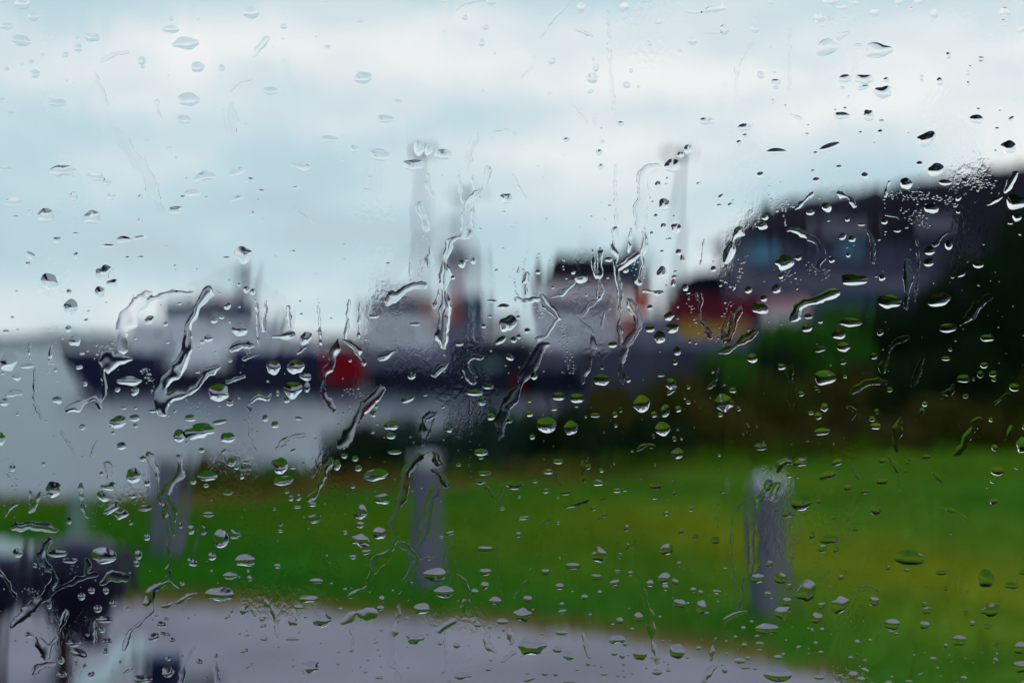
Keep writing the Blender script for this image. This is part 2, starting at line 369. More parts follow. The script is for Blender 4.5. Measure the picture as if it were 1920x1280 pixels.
# ------------------------------------------------------------------ vessels and quay buildings (all far off)
def R(mb, x0, x1, y0, y1, d, depth):
    a = at(x0, y0, d); b = at(x1, y1, d); return mb.box(a.x, b.x, d, d+depth, b.z, a.z)
def part(name, parent, m, *rects):
    mb = MB()
    for r in rects: R(mb, *r)
    return obj(name, mb, m, parent)
def windows(parent, d, y0, y1, xs, ww, m, name='window', proud=0.06):
    """a row of alike windows sharing one mesh, each frame with its pane"""
    a = at(0, y0, d); b = at(ww, y1, d); W = b.x-a.x; H = a.z-b.z
    fm = MB(); fm.box(0, W, -proud, 0.15, 0, H)
    pm = MB(); pm.box(W*.1, W*.9, -proud-.03, -proud+.02, H*.1, H*.9)
    first = None
    for x in xs:
        p = at(x, y1, d); og = ORG[parent.name]
        if first is None:
            f = obj(name, fm, M['ship_grey'], None); g = obj('pane', pm, m, None); first = (f.data, g.data)
        else:
            f = bpy.data.objects.new(name, first[0]); g = bpy.data.objects.new('pane', first[1]); C.objects.link(f); C.objects.link(g)
        f.parent = parent; f.location = (p.x-og.x, d-og.y, p.z-og.z); g.parent = f; g.location = (0, 0, 0)
def hull(name, parent, m, xa, xb, ytop, ybot, d, beam, bow='left', rake=60, stripe=None):
    """a lofted hull seen from the side, its raked bow at one end"""
    secs = []
    n = 14
    for k in range(n+1):
        t = k/n
        half = beam/2*min(1.0, (max(t, .001)/.28)**.6) if bow else beam/2
        if not bow: half *= min(1, ((1-t)/.06+.6))
        top = xa+(xb-xa)*t; bot = xa+rake+(xb-xa-rake)*t
        sheer = -10*(1-t)**3
        secs.append((top, bot, half, ytop+sheer))
    cy_ = d+beam/2
    vs = []; 
    for tx, bx, hf, yt in secs:
        tp = at(tx, yt, d); bt = at(bx, ybot+8, d)
        vs += [(tp.x, cy_-hf, tp.z), (bt.x, cy_-hf*.8, bt.z), (bt.x, cy_+hf*.8, bt.z), (tp.x, cy_+hf, tp.z)]
    if bow == 'right':
        mid = at((xa+xb)/2, 0, d).x; vs = [(2*mid-v[0], v[1], v[2]) for v in vs]
    fs = []
    for k in range(n):
        a = k*4; b = a+4
        for e in ((0, 1), (1, 2), (2, 3), (3, 0)): fs.append((a+e[0], a+e[1], b+e[1], b+e[0]))
    fs += [(3, 2, 1, 0), tuple(n*4+i for i in range(4))]
    mb = MB(); mb.add(vs, fs); return obj(name, mb, m, parent)

D1 = 214.0
def base(x, d): p = at(x, 0, d); return (p.x, d, SEA)
# left vessel
s = thing('ship', base(340, D1), 'white and dark blue work ship with a short mast, leftmost of the vessels', 'ship', 'vessels along the quay')
hull('hull', s, M['slate_hull'], 78, 610, 662, 742, D1, 11, 'left', 70)
h2 = part('boot_stripe', s, M['navy'], (190, 604, 686, 741, D1-.08, 10.8))
part('cabin', s, M['ship_white'], (306, 420, 660, 690, D1-.5, 2), (250, 520, 602, 664, D1+2, 7), (300, 372, 590, 602, D1+2.5, 6), (520, 592, 640, 664, D1+2, 7))
part('bridge', s, M['ship_pink'], (380, 446, 548, 602, D1+2.6, 5))
part('bridge_window', s, M['teal'], (300, 378, 566, 592, D1+2.2, 6.2)); part('bridge_window', s, M['navy'], (378, 425, 576, 606, D1+2.2, 6))
part('deckhouse', s, M['blue_grey'], (425, 474, 575, 612, D1+2.1, 5), (300, 345, 648, 664, D1+1.8, 3), (420, 600, 655, 668, D1+1.6, 3))
part('locker', s, M['thin_post'], (512, 534, 590, 640, D1+3, 3))
mb = MB(); a = at(464, 600, D1+4)
mb.tube((a.x, a.y, a.z), (a.x, a.y, at(0, 492, D1+4).z), 0.95, 0.75, 10); obj('mast', mb, M['ship_grey'], s)
mb = MB(); mb.tube((a.x, a.y-.02, a.z-1), (a.x, a.y-.02, at(0, 560, D1+4).z), 1.25, 1.2, 10); obj('mast_foot', mb, M['blue_grey'], s)
windows(s, D1+2, 618, 634, (270, 300, 330, 360, 396, 430, 462, 492), 13, M['glass_dark'])
# red boat
s = thing('workboat', base(645, 204), 'small bright red workboat lying between the left and middle ships', 'boat', 'vessels along the quay')
hull('hull', s, M['red'], 604, 680, 668, 722, 204, 4, 'left', 10)
hb = part('keel_band', s, M['navy'], (612, 680, 718, 742, 203.9, 4.1))
part('cabin', s, M['red'], (616, 660, 650, 674, 204.6, 2.6)); part('locker', s, M['blue_grey'], (664, 684, 640, 668, 204.7, 2.4))
windows(s, 204.6, 650, 660, (618, 634, 650), 9, M['glass_dark'])
# middle vessel
s = thing('ship', base(800, D1), 'grey and white ship with stacked decks and tall grey funnel, middle vessel', 'ship', 'vessels along the quay')
hull('hull', s, M['slate_hull'], 672, 985, 690, 742, D1, 12, 'left', 14); part('boot_stripe', s, M['navy'], (690, 980, 690, 741, D1-.08, 11.9))
part('main_deck', s, M['ship_grey'], (676, 900, 650, 692, D1+.8, 9)); part('cabin', s, M['ship_white'], (676, 812, 592, 650, D1+1.4, 8))
part('cabin', s, M['ship_grey'], (812, 905, 596, 650, D1+1.6, 8)); part('bridge_window', s, M['navy'], (680, 800, 566, 592, D1+1.8, 7))
part('bridge_roof', s, M['ship_pink'], (712, 806, 540, 566, D1+2.2, 6)); part('funnel', s, M['ship_pink'], (832, 884, 458, 600, D1+3, 5))
part('funnel_band', s, M['ship_grey'], (828, 888, 472, 496, D1+2.8, 5.4))
part('funnel_cap', s, M['mast'], (846, 872, 444, 458, D1+3.5, 4))
part('life_raft', s, M['orange'], (806, 820, 560, 606, D1+1.2, 1.4)); part('life_raft', s, M['orange'], (842, 864, 562, 600, D1+1.2, 1.4))
part('winch_house', s, M['blue_grey'], (870, 902, 552, 600, D1+1.3, 4)); part('deck_gear', s, M['ship_pink'], (906, 985, 592, 630, D1+2, 3)); part('deck_gear', s, M['navy'], (850, 1000, 640, 692, D1+.5, 4))
part('hatch', s, M['thin_post'], (880, 940, 676, 700, D1+.2, 3))
windows(s, D1+1.4, 612, 630, (690, 712, 734, 756, 778), 12, M['glass_dark'])
# third vessel
s = thing('ship', base(1100, D1), 'broad grey ferry with a dark sloping wheelhouse roof between the two tall masts', 'ship', 'vessels along the quay')
hull('hull', s, M['slate_hull'], 985, 1260, 690, 742, D1-2, 12, 'left', 12); part('boot_stripe', s, M['navy'], (1006, 1250, 690, 741, D1-2.08, 11.9))
part('main_deck', s, M['ship_grey'], (1000, 1250, 652, 692, D1-1, 10)); part('cabin', s, M['ship_white'], (1008, 1160, 588, 652, D1, 9))
part('cabin', s, M['ship_grey'], (1160, 1255, 590, 652, D1+.2, 9)); part('bridge_window', s, M['navy'], (1008, 1160, 566, 588, D1+.4, 8)); part('upper_cabin', s, M['ship_pink'], (1006, 1165, 524, 566, D1+.8, 8))
mb = MB(); dd = D1+.6
def ring(x0, x1, y, d0, d1_): a = at(x0, y, dd); b = at(x1, y, dd); return [(a.x, d0, a.z), (b.x, d0, a.z), (b.x, d1_, a.z), (a.x, d1_, a.z)]
mb.prism(ring(1002, 1190, 526, dd-.2, dd+9), ring(1044, 1176, 476, dd+2, dd+7)); obj('roof', mb, M['roof'], s)
part('funnel', s, M['teal'], (1168, 1216, 472, 548, D1+1, 4)); part('funnel_cap', s, M['ship_grey'], (1176, 1206, 452, 472, D1+1.6, 3))
part('life_raft', s, M['orange'], (1180, 1222, 540, 584, D1+.1, 2)); part('life_raft', s, M['orange'], (1166, 1184, 590, 640, D1-.1, 2))
part('stair_tower', s, M['orange'], (1156, 1163, 545, 690, D1-.2, 1)); part('deck_door', s, M['red'], (1008, 1024, 652, 674, D1-1.3, 1)); part('deck_door', s, M['maroon'], (964, 982, 700, 740, D1-2.6, 1))
windows(s, D1, 608, 628, (1020, 1046, 1072, 1098, 1124), 14, M['glass_dark'])
def railing(parent, x0, x1, ytop, ybot, d, step=9):
    mb = MB(); a_ = at(x0, ytop, d); b_ = at(x1, ybot, d)
    for zz in (a_.z, (a_.z+b_.z)/2): mb.box(a_.x, b_.x, d, d+.07, zz-.05, zz)
    x = x0
    while x <= x1: q = at(x, 0, d); mb.box(q.x-.04, q.x+.04, d+.08, d+.15, b_.z, a_.z); x += step
    obj('railing', mb, M['ship_white'], parent)
def boom(parent, p0, p1, d, r=.16, name='boom'):
    mb = MB(); mb.tube(at(*p0, d), at(*p1, d), r, r*.6, 8); obj(name, mb, M['ship_grey'], parent)
for sh, rl, bm in ((bpy.data.objects['ship'], [(110, 250, 646, 660), (524, 600, 626, 640)], [((464, 520), (536, 588)), ((464, 500), (330, 560)), ((446, 516), (484, 516))]),
                   (bpy.data.objects['ship.001'], [(676, 806, 526, 540), (906, 985, 578, 592)], [((858, 420), (930, 590)), ((858, 410), (700, 536)), ((836, 416), (880, 416))]),
                   (bpy.data.objects['ship.002'], [(1008, 1040, 512, 526), (1222, 1252, 576, 590)], [((1190, 452), (1250, 580)), ((1100, 476), (1100, 440))])):
    for x0, x1, yt, yb in rl: railing(sh, x0, x1, yt, yb, D1-.3 if yb > 600 else D1+2.4)
    for p0, p1 in bm: boom(sh, p0, p1, D1+1.0)
# tall floodlight masts on the quay
def flood(x, ytop, ybot, d, label, r=0.5):
    p = at(x, ybot, d); t = thing('floodlight_mast', (p.x, d, 0.2), label, 'floodlight', 'tall floodlight masts behind the ships')
    zt = at(x, ytop+22, d).z
    mb = MB(); mb.tube((p.x, d, 0.2), (p.x, d, zt), r, r*.8, 14); obj('mast_pole', mb, M['mast'], t)
    mb = MB(); mb.lathe((p.x, d, zt-.5), [(r*1.3, 0), (r*2.6, .5), (r*2.6, .8), (r*1.2, 1.1)], 12); obj('head_ring', mb, M['ship_grey'], t)
    for k in range(6 if ytop < 300 else 2):
        a = 2*math.pi*k/6+.3; c = Vector((p.x+math.cos(a)*1.9, d+math.sin(a)*1.9, zt+.4))
        mb = MB(); mb.box(c.x-.45, c.x+.45, c.y-.35, c.y+.35, c.z-.5, c.z+.55); mb.tube((p.x, d, zt), (c.x, c.y, c.z-.3), .12, .12, 6)
        obj('floodlight_lamp', mb, M['ship_grey'], t)
flood(797, 268, 640, 230, 'tall pale floodlight mast rising left of the grey funnel', 0.55)
flood(866, 345, 640, 236, 'shorter pale mast close behind the grey funnel', 0.5)
flood(1273, 268, 640, 232, 'tall pale floodlight mast right of the dark roofed ferry', 0.6)
# quay buildings on the right
DH = 140.0
p = at(1600, 0, DH); hz = 0.9
h = thing('quay_house', (p.x, DH, hz), 'large dark roofed house with blue windows above the bushes on the right', 'house')
def R2(mb, x0, x1, ytop, z0, d, depth): a = at(x0, ytop, d); b = at(x1, ytop, d); return mb.box(a.x, b.x, d, d+depth, z0, a.z)
mb = MB(); R2(mb, 1395, 2080, 432, hz, DH, 16); obj('wall', mb, M['wall_house'], h)
mb = MB(); a = at(1372, 446, DH); b = at(2110, 446, DH); a2 = at(1470, 372, DH); b2 = at(2060, 280, DH)
mb.prism([(a.x, DH-1, a.z), (b.x, DH-1, a.z), (b.x, DH+17, a.z), (a.x, DH+17, a.z)], [(a2.x, DH+4, a2.z), (b2.x, DH+4, b2.z), (b2.x, DH+12, b2.z), (a2.x, DH+12, a2.z)]); rf = obj('roof', mb, M['roof'], h)
mb = MB(); mb.prism([(at(1800, 0, DH).x, DH+5, a.z), (at(1850, 0, DH).x, DH+5, a.z), (at(1850, 0, DH).x, DH+8, a.z), (at(1800, 0, DH).x, DH+8, a.z)],
                    [(at(1806, 0, DH).x, DH+5.3, at(0, 318, DH).z), (at(1844, 0, DH).x, DH+5.3, at(0, 318, DH).z), (at(1844, 0, DH).x, DH+7.7, at(0, 318, DH).z), (at(1806, 0, DH).x, DH+7.7, at(0, 318, DH).z)]); obj('chimney', mb, M['roof'], rf)
part('string_course', h, M['wall_pale'], (1396, 2078, 520, 540, DH-.12, .4))
part('bay', h, M['wall_pale'], (1530, 1640, 408, 446, DH-1.5, 2.5)); part('bay', h, M['wall_pale'], (1716, 1790, 404, 440, DH-1.5, 2.5))
for k, (x0, x1, y0, y1) in enumerate(((1406, 1456, 452, 494), (1568, 1614, 438, 482), (1690, 1730, 446, 486), (1500, 1530, 456, 492), (1780, 1815, 446, 486))):
    m_ = M['blue_win'] if k < 2 else M['glass_dark']
    f = part('window', h, M['wall_pale'], (x0-3, x1+3, y0-3, y1+3, DH-.1, .25)); mb = MB(); R(mb, x0, x1, y0, y1, DH-.16, .2); obj('pane', mb, m_, f)
mb = MB(); R2(mb, 1385, 1402, 440, hz, DH-.05, 8); obj('corner_pier', mb, M['wall_pale'], h)
s = thing('blue_shed', (at(1640, 0, 118).x, 118, hz), 'low blue flat roofed shed below the dark roofed house', 'shed')
mb = MB(); R2(mb, 1560, 1740, 548, hz, 118, 8); obj('wall', mb, M['blue_grey'], s); mb = MB(); a = at(1555, 540, 118); b = at(1745, 548, 118); mb.box(a.x, b.x, 117.6, 126.5, b.z, a.z); obj('roof', mb, M['teal'], s)
part('door', s, M['navy'], (1630, 1700, 556, 610, 117.9, .3))
s = thing('dark_shed', (at(1330, 0, 150).x, 150, hz), 'small dark hut behind the maroon and yellow kiosk', 'hut')
mb = MB(); R2(mb, 1268, 1400, 528, hz, 150, 8); obj('wall', mb, M['navy'], s)
mb = MB(); a = at(1262, 528, 150); b = at(1406, 528, 150); c = at(1334, 508, 150); mb.add([(a.x, 149.6, a.z), (b.x, 149.6, a.z), (b.x, 158.4, a.z), (a.x, 158.4, a.z), (c.x, 149.6, c.z), (c.x, 158.4, c.z)], [(0, 1, 4), (3, 5, 2), (0, 4, 5, 3), (1, 2, 5, 4), (0, 3, 2, 1)]); obj('roof', mb, M['roof'], s)
s = thing('kiosk', (at(1380, 0, 112).x, 112, hz), 'long kiosk with a maroon fascia, yellow panels and a white right end', 'kiosk')
mb = MB(); R2(mb, 1262, 1430, 606, hz, 112.3, 6); obj('wall', mb, M['ship_grey'], s)
part('fascia', s, M['maroon'], (1256, 1432, 566, 602, 111.8, 6.8)); part('fascia', s, M['pink'], (1432, 1512, 560, 580, 111.8, 6.8))
mb = MB(); R2(mb, 1432, 1500, 580, hz, 112.2, 6); obj('end_wall', mb, M['white'], s)
part('awning', s, M['maroon'], (1256, 1430, 556, 567, 111.6, 7))
for x0, x1 in ((1280, 1310), (1315, 1336), (1346, 1372), (1377, 1396)): part('panel', s, M['yellow'], (x0, x1, 590, 626, 112.1, .2))
part('door', s, M['blue_grey'], (1400, 1422, 600, 640, 112.1, .3))

# ------------------------------------------------------------------ bushes and trees
def foliage_mesh(name, m, n, lobes, leaf):
    """leaf-sized quads packed through a few overlapping clumps; unit height, unit radius"""
    P = []; Nn = []
    for cx, cy, cz, rx, rz, share in lobes:
        k = int(n*share); d = rng.normal(size=(k, 3)); d /= np.linalg.norm(d, axis=1)[:, None]
        r = rng.uniform(0.45, 1.0, k)**.5
        lump = 1+0.16*np.sin(d[:, 0]*7+cx*9)*np.sin(d[:, 2]*6+cy*5)+0.1*np.sin(d[:, 1]*11)
        p = d*(r*lump)[:, None]*np.array([rx, rx, rz])+np.array([cx, cy, cz]); P.append(p); Nn.append(d)
    P = np.concatenate(P); Nn = np.concatenate(Nn); k = P[:, 2] > 0.0; P = P[k]; Nn = Nn[k]; n = len(P)
    a = Nn+rng.normal(0, .6, (n, 3)); a /= np.linalg.norm(a, axis=1)[:, None]
    u = np.cross(a, rng.normal(size=(n, 3))); u /= np.linalg.norm(u, axis=1)[:, None]; v = np.cross(a, u)
    s1 = (leaf*rng.uniform(.6, 1.3, n))[:, None]; s2 = s1*.6
    V = np.stack([P-u*s1, P-v*s2, P+u*s1, P+v*s2], 1).reshape(-1, 3)
    return npmesh(name, V, np.arange(4*n).reshape(-1, 4), m, False)
LB = [(0, 0, .5, .8, .5, .34), (.45, .1, .38, .5, .38, .16), (-.5, -.1, .42, .5, .4, .16), (.1, -.4, .35, .55, .34, .16), (-.1, .25, .72, .45, .28, .18)]
LC = [(0, 0, .42, .9, .42, .4), (.5, .0, .5, .4, .42, .2), (-.35, .1, .6, .45, .38, .2), (.1, -.4, .3, .6, .3, .2)]
FM = {}
for nm, mk in (('dark', 'leaf_dark'), ('teal', 'leaf_teal'), ('mid', 'leaf_mid'), ('olive', 'leaf_olive'), ('brown', 'leaf_brown')):
    FM[nm] = [foliage_mesh('foliage', M[mk], 5200, LB, .05), foliage_mesh('foliage', M[mk], 5200, LC, .05)]
def stems():
    mb = MB()
    for k in range(7):
        a = k*2.4; r = .25+.35*random.random()
        mb.tube((math.cos(a)*.04, math.sin(a)*.04, -.12), (math.cos(a)*r, math.sin(a)*r, .45+.3*random.random()), .03, .008, 5)
    me = bpy.data.meshes.new('stem'); me.from_pydata(mb.v, [], mb.f); me.materials.append(M['bark']); return me
SM = stems()
def bush(x, ytop, d, wpx, kind, label, var=0):
    X = (x-960)/F*d; zb = float(height(np.array(X), np.array(d)))-.05; zt = EYE-(ytop-640)/F*d; H = max(.35, zt-zb); r = wpx/F*d/2
    t = thing('bush', (X, d, zb), label, 'bush', 'bushes along the bank')
    t.rotation_euler.z = random.uniform(0, 6.3)
    f = bpy.data.objects.new('foliage', FM[kind][var % 2]); C.objects.link(f); f.parent = t; f.scale = (r, r, H); f['kind'] = 'stuff'
    s_ = bpy.data.objects.new('stem', SM); C.objects.link(s_); s_.parent = t; s_.scale = (r, r, H*.9)
BUSH = [
 (415, 852, 13.4, 200, 'olive', 'lowest olive bush, just right of the left post top'),
 (530, 858, 13.6, 170, 'mid', 'low green bush between the left post and the dark shrubs'),
 (665, 792, 14.6, 200, 'dark', 'leftmost dark bush where the shrub line meets the water'),
 (790, 772, 14.9, 200, 'teal', 'dark blue green bush directly behind the middle post'),
 (915, 756, 15.2, 210, 'teal', 'dark blue green bush right of the middle post, at the lawn edge'),
 (1040, 744, 15.6, 210, 'dark', 'dark bush below the middle ship and ferry'),
 (1150, 722, 16.2, 200, 'olive', 'olive bush below the ferry hull'),
 (1095, 770, 15.0, 150, 'dark', 'low dark bush in front of the olive one below the ferry'),
 (1260, 700, 16.8, 210, 'olive', 'olive bush below the right floodlight mast'),
 (1220, 775, 15.6, 230, 'dark', 'low dark bush at the lawn edge below the right mast'),
 (1370, 655, 18.2, 210, 'mid', 'fresh green bush below the yellow kiosk panels'),
 (1345, 735, 16.2, 220, 'olive', 'olive bush low on the bank left of the right post'),
 (1490, 600, 20.0, 250, 'mid', 'bright green bush against the white end of the kiosk'),
 (1450, 700, 17.2, 220, 'olive', 'olive green bush above the right post'),
 (1615, 568, 21.5, 260, 'mid', 'green bush under the blue shed'),
 (1570, 680, 18.4, 250, 'brown', 'brownish bush in the middle of the bank'),
 (1500, 820, 16.4, 230, 'olive', 'low olive bush at the lawn edge right of the right post'),
 (1715, 530, 20.5, 220, 'dark', 'dark bush at the foot of the big right tree'),
 (1700, 660, 18.6, 260, 'dark', 'black green bush half way up the right bank'),
 (1640, 770, 17.2, 250, 'brown', 'brown tinged dark bush low on the right bank'),
 (1780, 740, 17.8, 260, 'olive', 'olive bush on the lower right bank'),
 (1830, 620, 18.8, 280, 'dark', 'dark bush under the tree crown at the right edge'),
 (1900, 770, 17.9, 240, 'olive', 'olive bush low at the right edge'),
 (1940, 670, 18.4, 260, 'brown', 'brownish bush cut by the right edge'),
 (1560, 610, 19.6, 240, 'mid', 'middle green bush between the two bright ones under the house'),
 (1430, 640, 19.2, 200, 'dark', 'dark bush between the two green ones left of the kiosk end'),
 (1320, 690, 17.8, 190, 'dark', 'dark bush below the maroon kiosk')]
for k, b in enumerate(BUSH): bush(*b, var=k)
def tree(x, ytop, d, wpx, kind, label, n=9000):
    X = (x-960)/F*d; zb = float(height(np.array(X), np.array(d)))-.1; zt = EYE-(ytop-640)/F*d; H = zt-zb; r = wpx/F*d/2
    t = thing('tree', (X, d, zb), label, 'tree', 'trees on the right bank')
    mb = MB(); mb.tube((X, d, zb), (X+.05, d, zb+H*.35), .11, .08, 9)
    for k in range(6):
        a = k*1.1; mb.tube((X+.05, d, zb+H*(.2+.03*k)), (X+math.cos(a)*r*.6, d+math.sin(a)*r*.6, zb+H*(.6+.05*(k % 3))), .05, .015, 6)
    obj('trunk', mb, M['bark'], t)
    me = foliage_mesh('crown', M[kind], n, [(0, 0, .6, .75, .42, .4), (.5, 0, .5, .5, .34, .2), (-.5, .1, .48, .5, .36, .2), (.1, -.4, .42, .5, .34, .2)], .036)
    f = bpy.data.objects.new('crown', me); C.objects.link(f); f.parent = t; f.scale = (r, r, H); f['kind'] = 'stuff'
tree(1805, 475, 19.5, 180, 'leaf_dark', 'smaller dark tree left of the tall one, its crown over the house wall')
tree(1905, 405, 18.8, 200, 'leaf_dark', 'tall dark tree whose crown meets the roof at the right edge')
tree(2110, 340, 18.5, 400, 'leaf_dark', 'tallest dark tree, only its left side in view past the right edge')

# ------------------------------------------------------------------ posts along the lawn
def post(x, yt, yb, w_px, label):
    w_px *= .93; d = EYE*F/(yb-640); X = (x-960)/F*d; zt = EYE-(yt-640)/F*d; hw = w_px/F*d/2/1.28
    t = thing('fence_post', (X, d, 0), label, 'post', 'stout grey posts in a row on the lawn')
    def sq(h, z, c=.18):
        c = h*c; ca, sa = math.cos(.5), math.sin(.5)
        return [(X+(q[0]-X)*ca-(q[1]-d)*sa, d+(q[0]-X)*sa+(q[1]-d)*ca, q[2]) for q in [(X-h+c, d-h, z), (X+h-c, d-h, z), (X+h, d-h+c, z), (X+h, d+h-c, z), (X+h-c, d+h, z), (X-h+c, d+h, z), (X-h, d+h-c, z), (X-h, d-h+c, z)]]
    mb = MB(); mb.prism(sq(hw*1.04, -.15), sq(hw, zt-.07)); obj('post_shaft', mb, M['post'], t)
    mb = MB(); mb.prism(sq(hw*.98, zt-.07), sq(hw*.86, zt-.02)); mb.prism(sq(hw*.86, zt-.0195), sq(hw*.45, zt)); obj('post_cap', mb, M['post_cap'], t)
    mb = MB(); nx_, ny_ = math.sin(.5), -math.cos(.5); mb.tube((X+nx_*(hw+.006), d+ny_*(hw+.006), zt-.2), (X+nx_*(hw-.01), d+ny_*(hw-.01), zt-.2), .012, n=8); obj('bolt', mb, M['dark_metal'], t)
post(315, 842, 1040, 60, 'leftmost of three stout grey posts, standing before the water')
post(797, 846, 1088, 64, 'middle stout grey post, standing before the dark shrubs')
post(1436, 888, 1152, 80, 'rightmost and nearest stout grey post on the yellowish lawn')
# slim pale green post
d = 7.2; X = (147-960)/F*d
t = thing('slim_post', (X, d, 0), 'slim pale green post behind the dark viewer at the left', 'post')
mb = MB(); mb.tube((X, d, -.1), (X, d, EYE-(935-640)/F*d), .042, .040, 14); obj('tube', mb, M['thin_post'], t)
mb = MB(); mb.lathe((X, d, EYE-(935-640)/F*d), [(.05, 0), (.05, .02), (.02, .045)], 14); obj('cap', mb, M['thin_post'], t)

# dark viewer on its rusty post, near left
d = 3.3; s_ = d/F
X = (118-960)*s_; ZT = lambda y: EYE-(y-640)*s_
t = thing('coin_viewer', (X, d, 0), 'dark viewer with a rounded head on a rusty red post, lower left', 'viewer')
mb = MB(); mb.tube((X, d, 0), (X, d, ZT(1150)), 22*s_, 19*s_, 16); mb.lathe((X, d, 0), [(.12, 0), (.12, .015), (.05, .03)], 16); obj('column', mb, M['rust'], t, smooth=False)
mb = MB(); mb.lathe((X+.03, d, ZT(1165)), [(.03, -.03), (.075, 0), (.115, .05), (.138, .10), (.135, .15), (.10, .18), (.03, .195)], 22); obj('head', mb, M['dark_metal'], t, smooth=True)
mb = MB(); mb.tube((X-.14, d+.02, ZT(1085)), (X+.16, d-.02, ZT(1068)), .05, .06, 18); obj('barrel', mb, M['dark_metal'], t)
mb = MB(); mb.tube((X+.06, d-.06, ZT(1150)), (X+.085, d-.05, ZT(1205)), .035, .02, 12); obj('coin_box', mb, M['dark_metal'], t)
mb = MB(); mb.tube((X-.16, d+.03, ZT(1082)), (X-.10, d+.02, ZT(1078)), .05, .045, 18); obj('eyepiece', mb, M['blue_grey'], t)
# dark litter basket farther left
d = 4.4; s_ = d/F; X = (-6-960)*s_
t = thing('litter_basket', (X, d, 0), 'dark blue litter basket cut by the left edge beside the viewer', 'bin')
mb = MB(); mb.lathe((X, d, EYE-(1158-640)*s_), [(.05, 0), (.085, .03), (.095, .12), (.09, .15)], 20); obj('basket', mb, M['dark_metal'], t, smooth=True)
mb = MB(); mb.lathe((X, d, EYE-(1158-640)*s_+.152), [(.097, 0), (.09, .06), (.03, .085)], 20); obj('lid', mb, M['bench_pale'], t, smooth=True)
mb = MB(); mb.tube((X, d, 0), (X, d, EYE-(1158-640)*s_), .03, n=12); obj('pole', mb, M['dark_metal'], t)
# pale bench at the bottom left
zt = .43; dn, df = 3.56, 4.20
x0, x1 = (118-960)/F*dn, (286-960)/F*df
t = thing('bench', ((x0+x1)/2, dn, 0), 'low pale blue grey bench slab between rusty post and small crate', 'bench')
mb = MB(); mb.box(x0, x1, dn, df, zt-.07, zt); obj('seat', mb, M['bench_pale'], t)
for xx in (x0+.2, x1-.2):
    mb = MB(); mb.box(xx-.08, xx+.08, dn+.1, df-.1, 0, zt-.071); obj('leg', mb, M['post'], t)
# dark stool with a small box on it
d = 2.75; s_ = d/F; zs = EYE-(1264-640)*s_
xa, xb = (286-960)*s_, (412-960)*s_
t = thing('stool', ((xa+xb)/2, d-.1, 0), 'low dark plum stool cut by the bottom edge, right of the bench', 'stool')
mb = MB(); mb.box(xa, xb, d-.22, d, zs-.03, zs); obj('seat', mb, M['dark_metal'], t)
for xx in (xa+.014, xb-.014):
    for yy in (d-.206, d-.014):
        mb = MB(); mb.tube((xx, yy, 0), (xx, yy, zs-.031), .009, n=8); obj('leg', mb, M['rust'], t)
t = thing('small_crate', ((312-960)*s_, d-.03, zs), 'small slate coloured crate resting on the far left corner of the stool', 'crate')
xa, xb = (287-960)*s_, (338-960)*s_; zc = EYE-(1220-640)*s_
mb = MB(); mb.box(xa, xb, d-.06, d-.006, zs+.001, zc-.008); obj('crate_side', mb, M['slate_hull'], t)
mb = MB(); mb.box(xa-.003, xb+.003, d-.063, d-.003, zc-.0075, zc); obj('lid', mb, M['blue_grey'], t)

# ------------------------------------------------------------------ the room behind the camera and its window
PD = 0.34                        # outer face of the pane
X0, X1, Z0, Z1 = -1.15, 1.15, 0.75, 1.95
mb = MB(); mb.box(-2.2, 2.2, -2.6, .20, 0.02, 0.10); tag(obj('floor', mb, M['interior']), kind='structure')
mb = MB(); mb.box(-2.2, 2.2, -2.6, .20, 2.5, 2.6); tag(obj('ceiling', mb, M['interior']), kind='structure')
mb = MB(); mb.box(-2.3, -2.2, -2.7, .20, 0.02, 2.6); tag(obj('wall_left', mb, M['interior']), kind='structure')
mb = MB(); mb.box(2.2, 2.3, -2.7, .20, 0.02, 2.6); tag(obj('wall_right', mb, M['interior']), kind='structure')
mb = MB(); mb.box(-2.2, 2.2, -2.7, -2.6, 0.02, 2.6); tag(obj('wall_back', mb, M['interior']), kind='structure')
mb = MB(); B = .06
mb.box(-2.3, X0-B, .20, .345, 0.02, 2.6); mb.box(X1+B, 2.3, .20, .345, 0.02, 2.6); mb.box(X0-B, X1+B, .20, .345, 0.02, Z0-B); mb.box(X0-B, X1+B, .20, .345, Z1+B, 2.6)
tag(obj('wall_front', mb, M['interior']), kind='structure')
win = thing('window', (0, PD, Z0), 'big clear window pane wet with rain, seen from inside', 'window')
mb = MB(); mb.add([(X0,PD-.004,Z0),(X1,PD-.004,Z0),(X1,PD,Z0),(X0,PD,Z0),(X0,PD-.004,Z1),(X1,PD-.004,Z1),(X1,PD,Z1),(X0,PD,Z1)],
                  [(0,3,2,1),(4,5,6,7),(0,1,5,4),(1,2,6,5),(2,3,7,6),(3,0,4,7)])
pane = obj('glass_pane', mb, M['pane'], win); pane.data.materials.append(M['film'])
pane.data.polygons[4].material_index = 1
for nm, bb in (('frame_rail', (X0-B, X1+B, Z0-B, Z0)), ('frame_rail', (X0-B, X1+B, Z1, Z1+B)), ('frame_stile', (X0-B, X0, Z0, Z1)), ('frame_stile', (X1, X1+B, Z0, Z1))):
    mb = MB(); mb.box(bb[0]+.0005, bb[1]-.0005, .30, .36, bb[2]+.0005, bb[3]-.0005); obj(nm, mb, M['interior'], win)
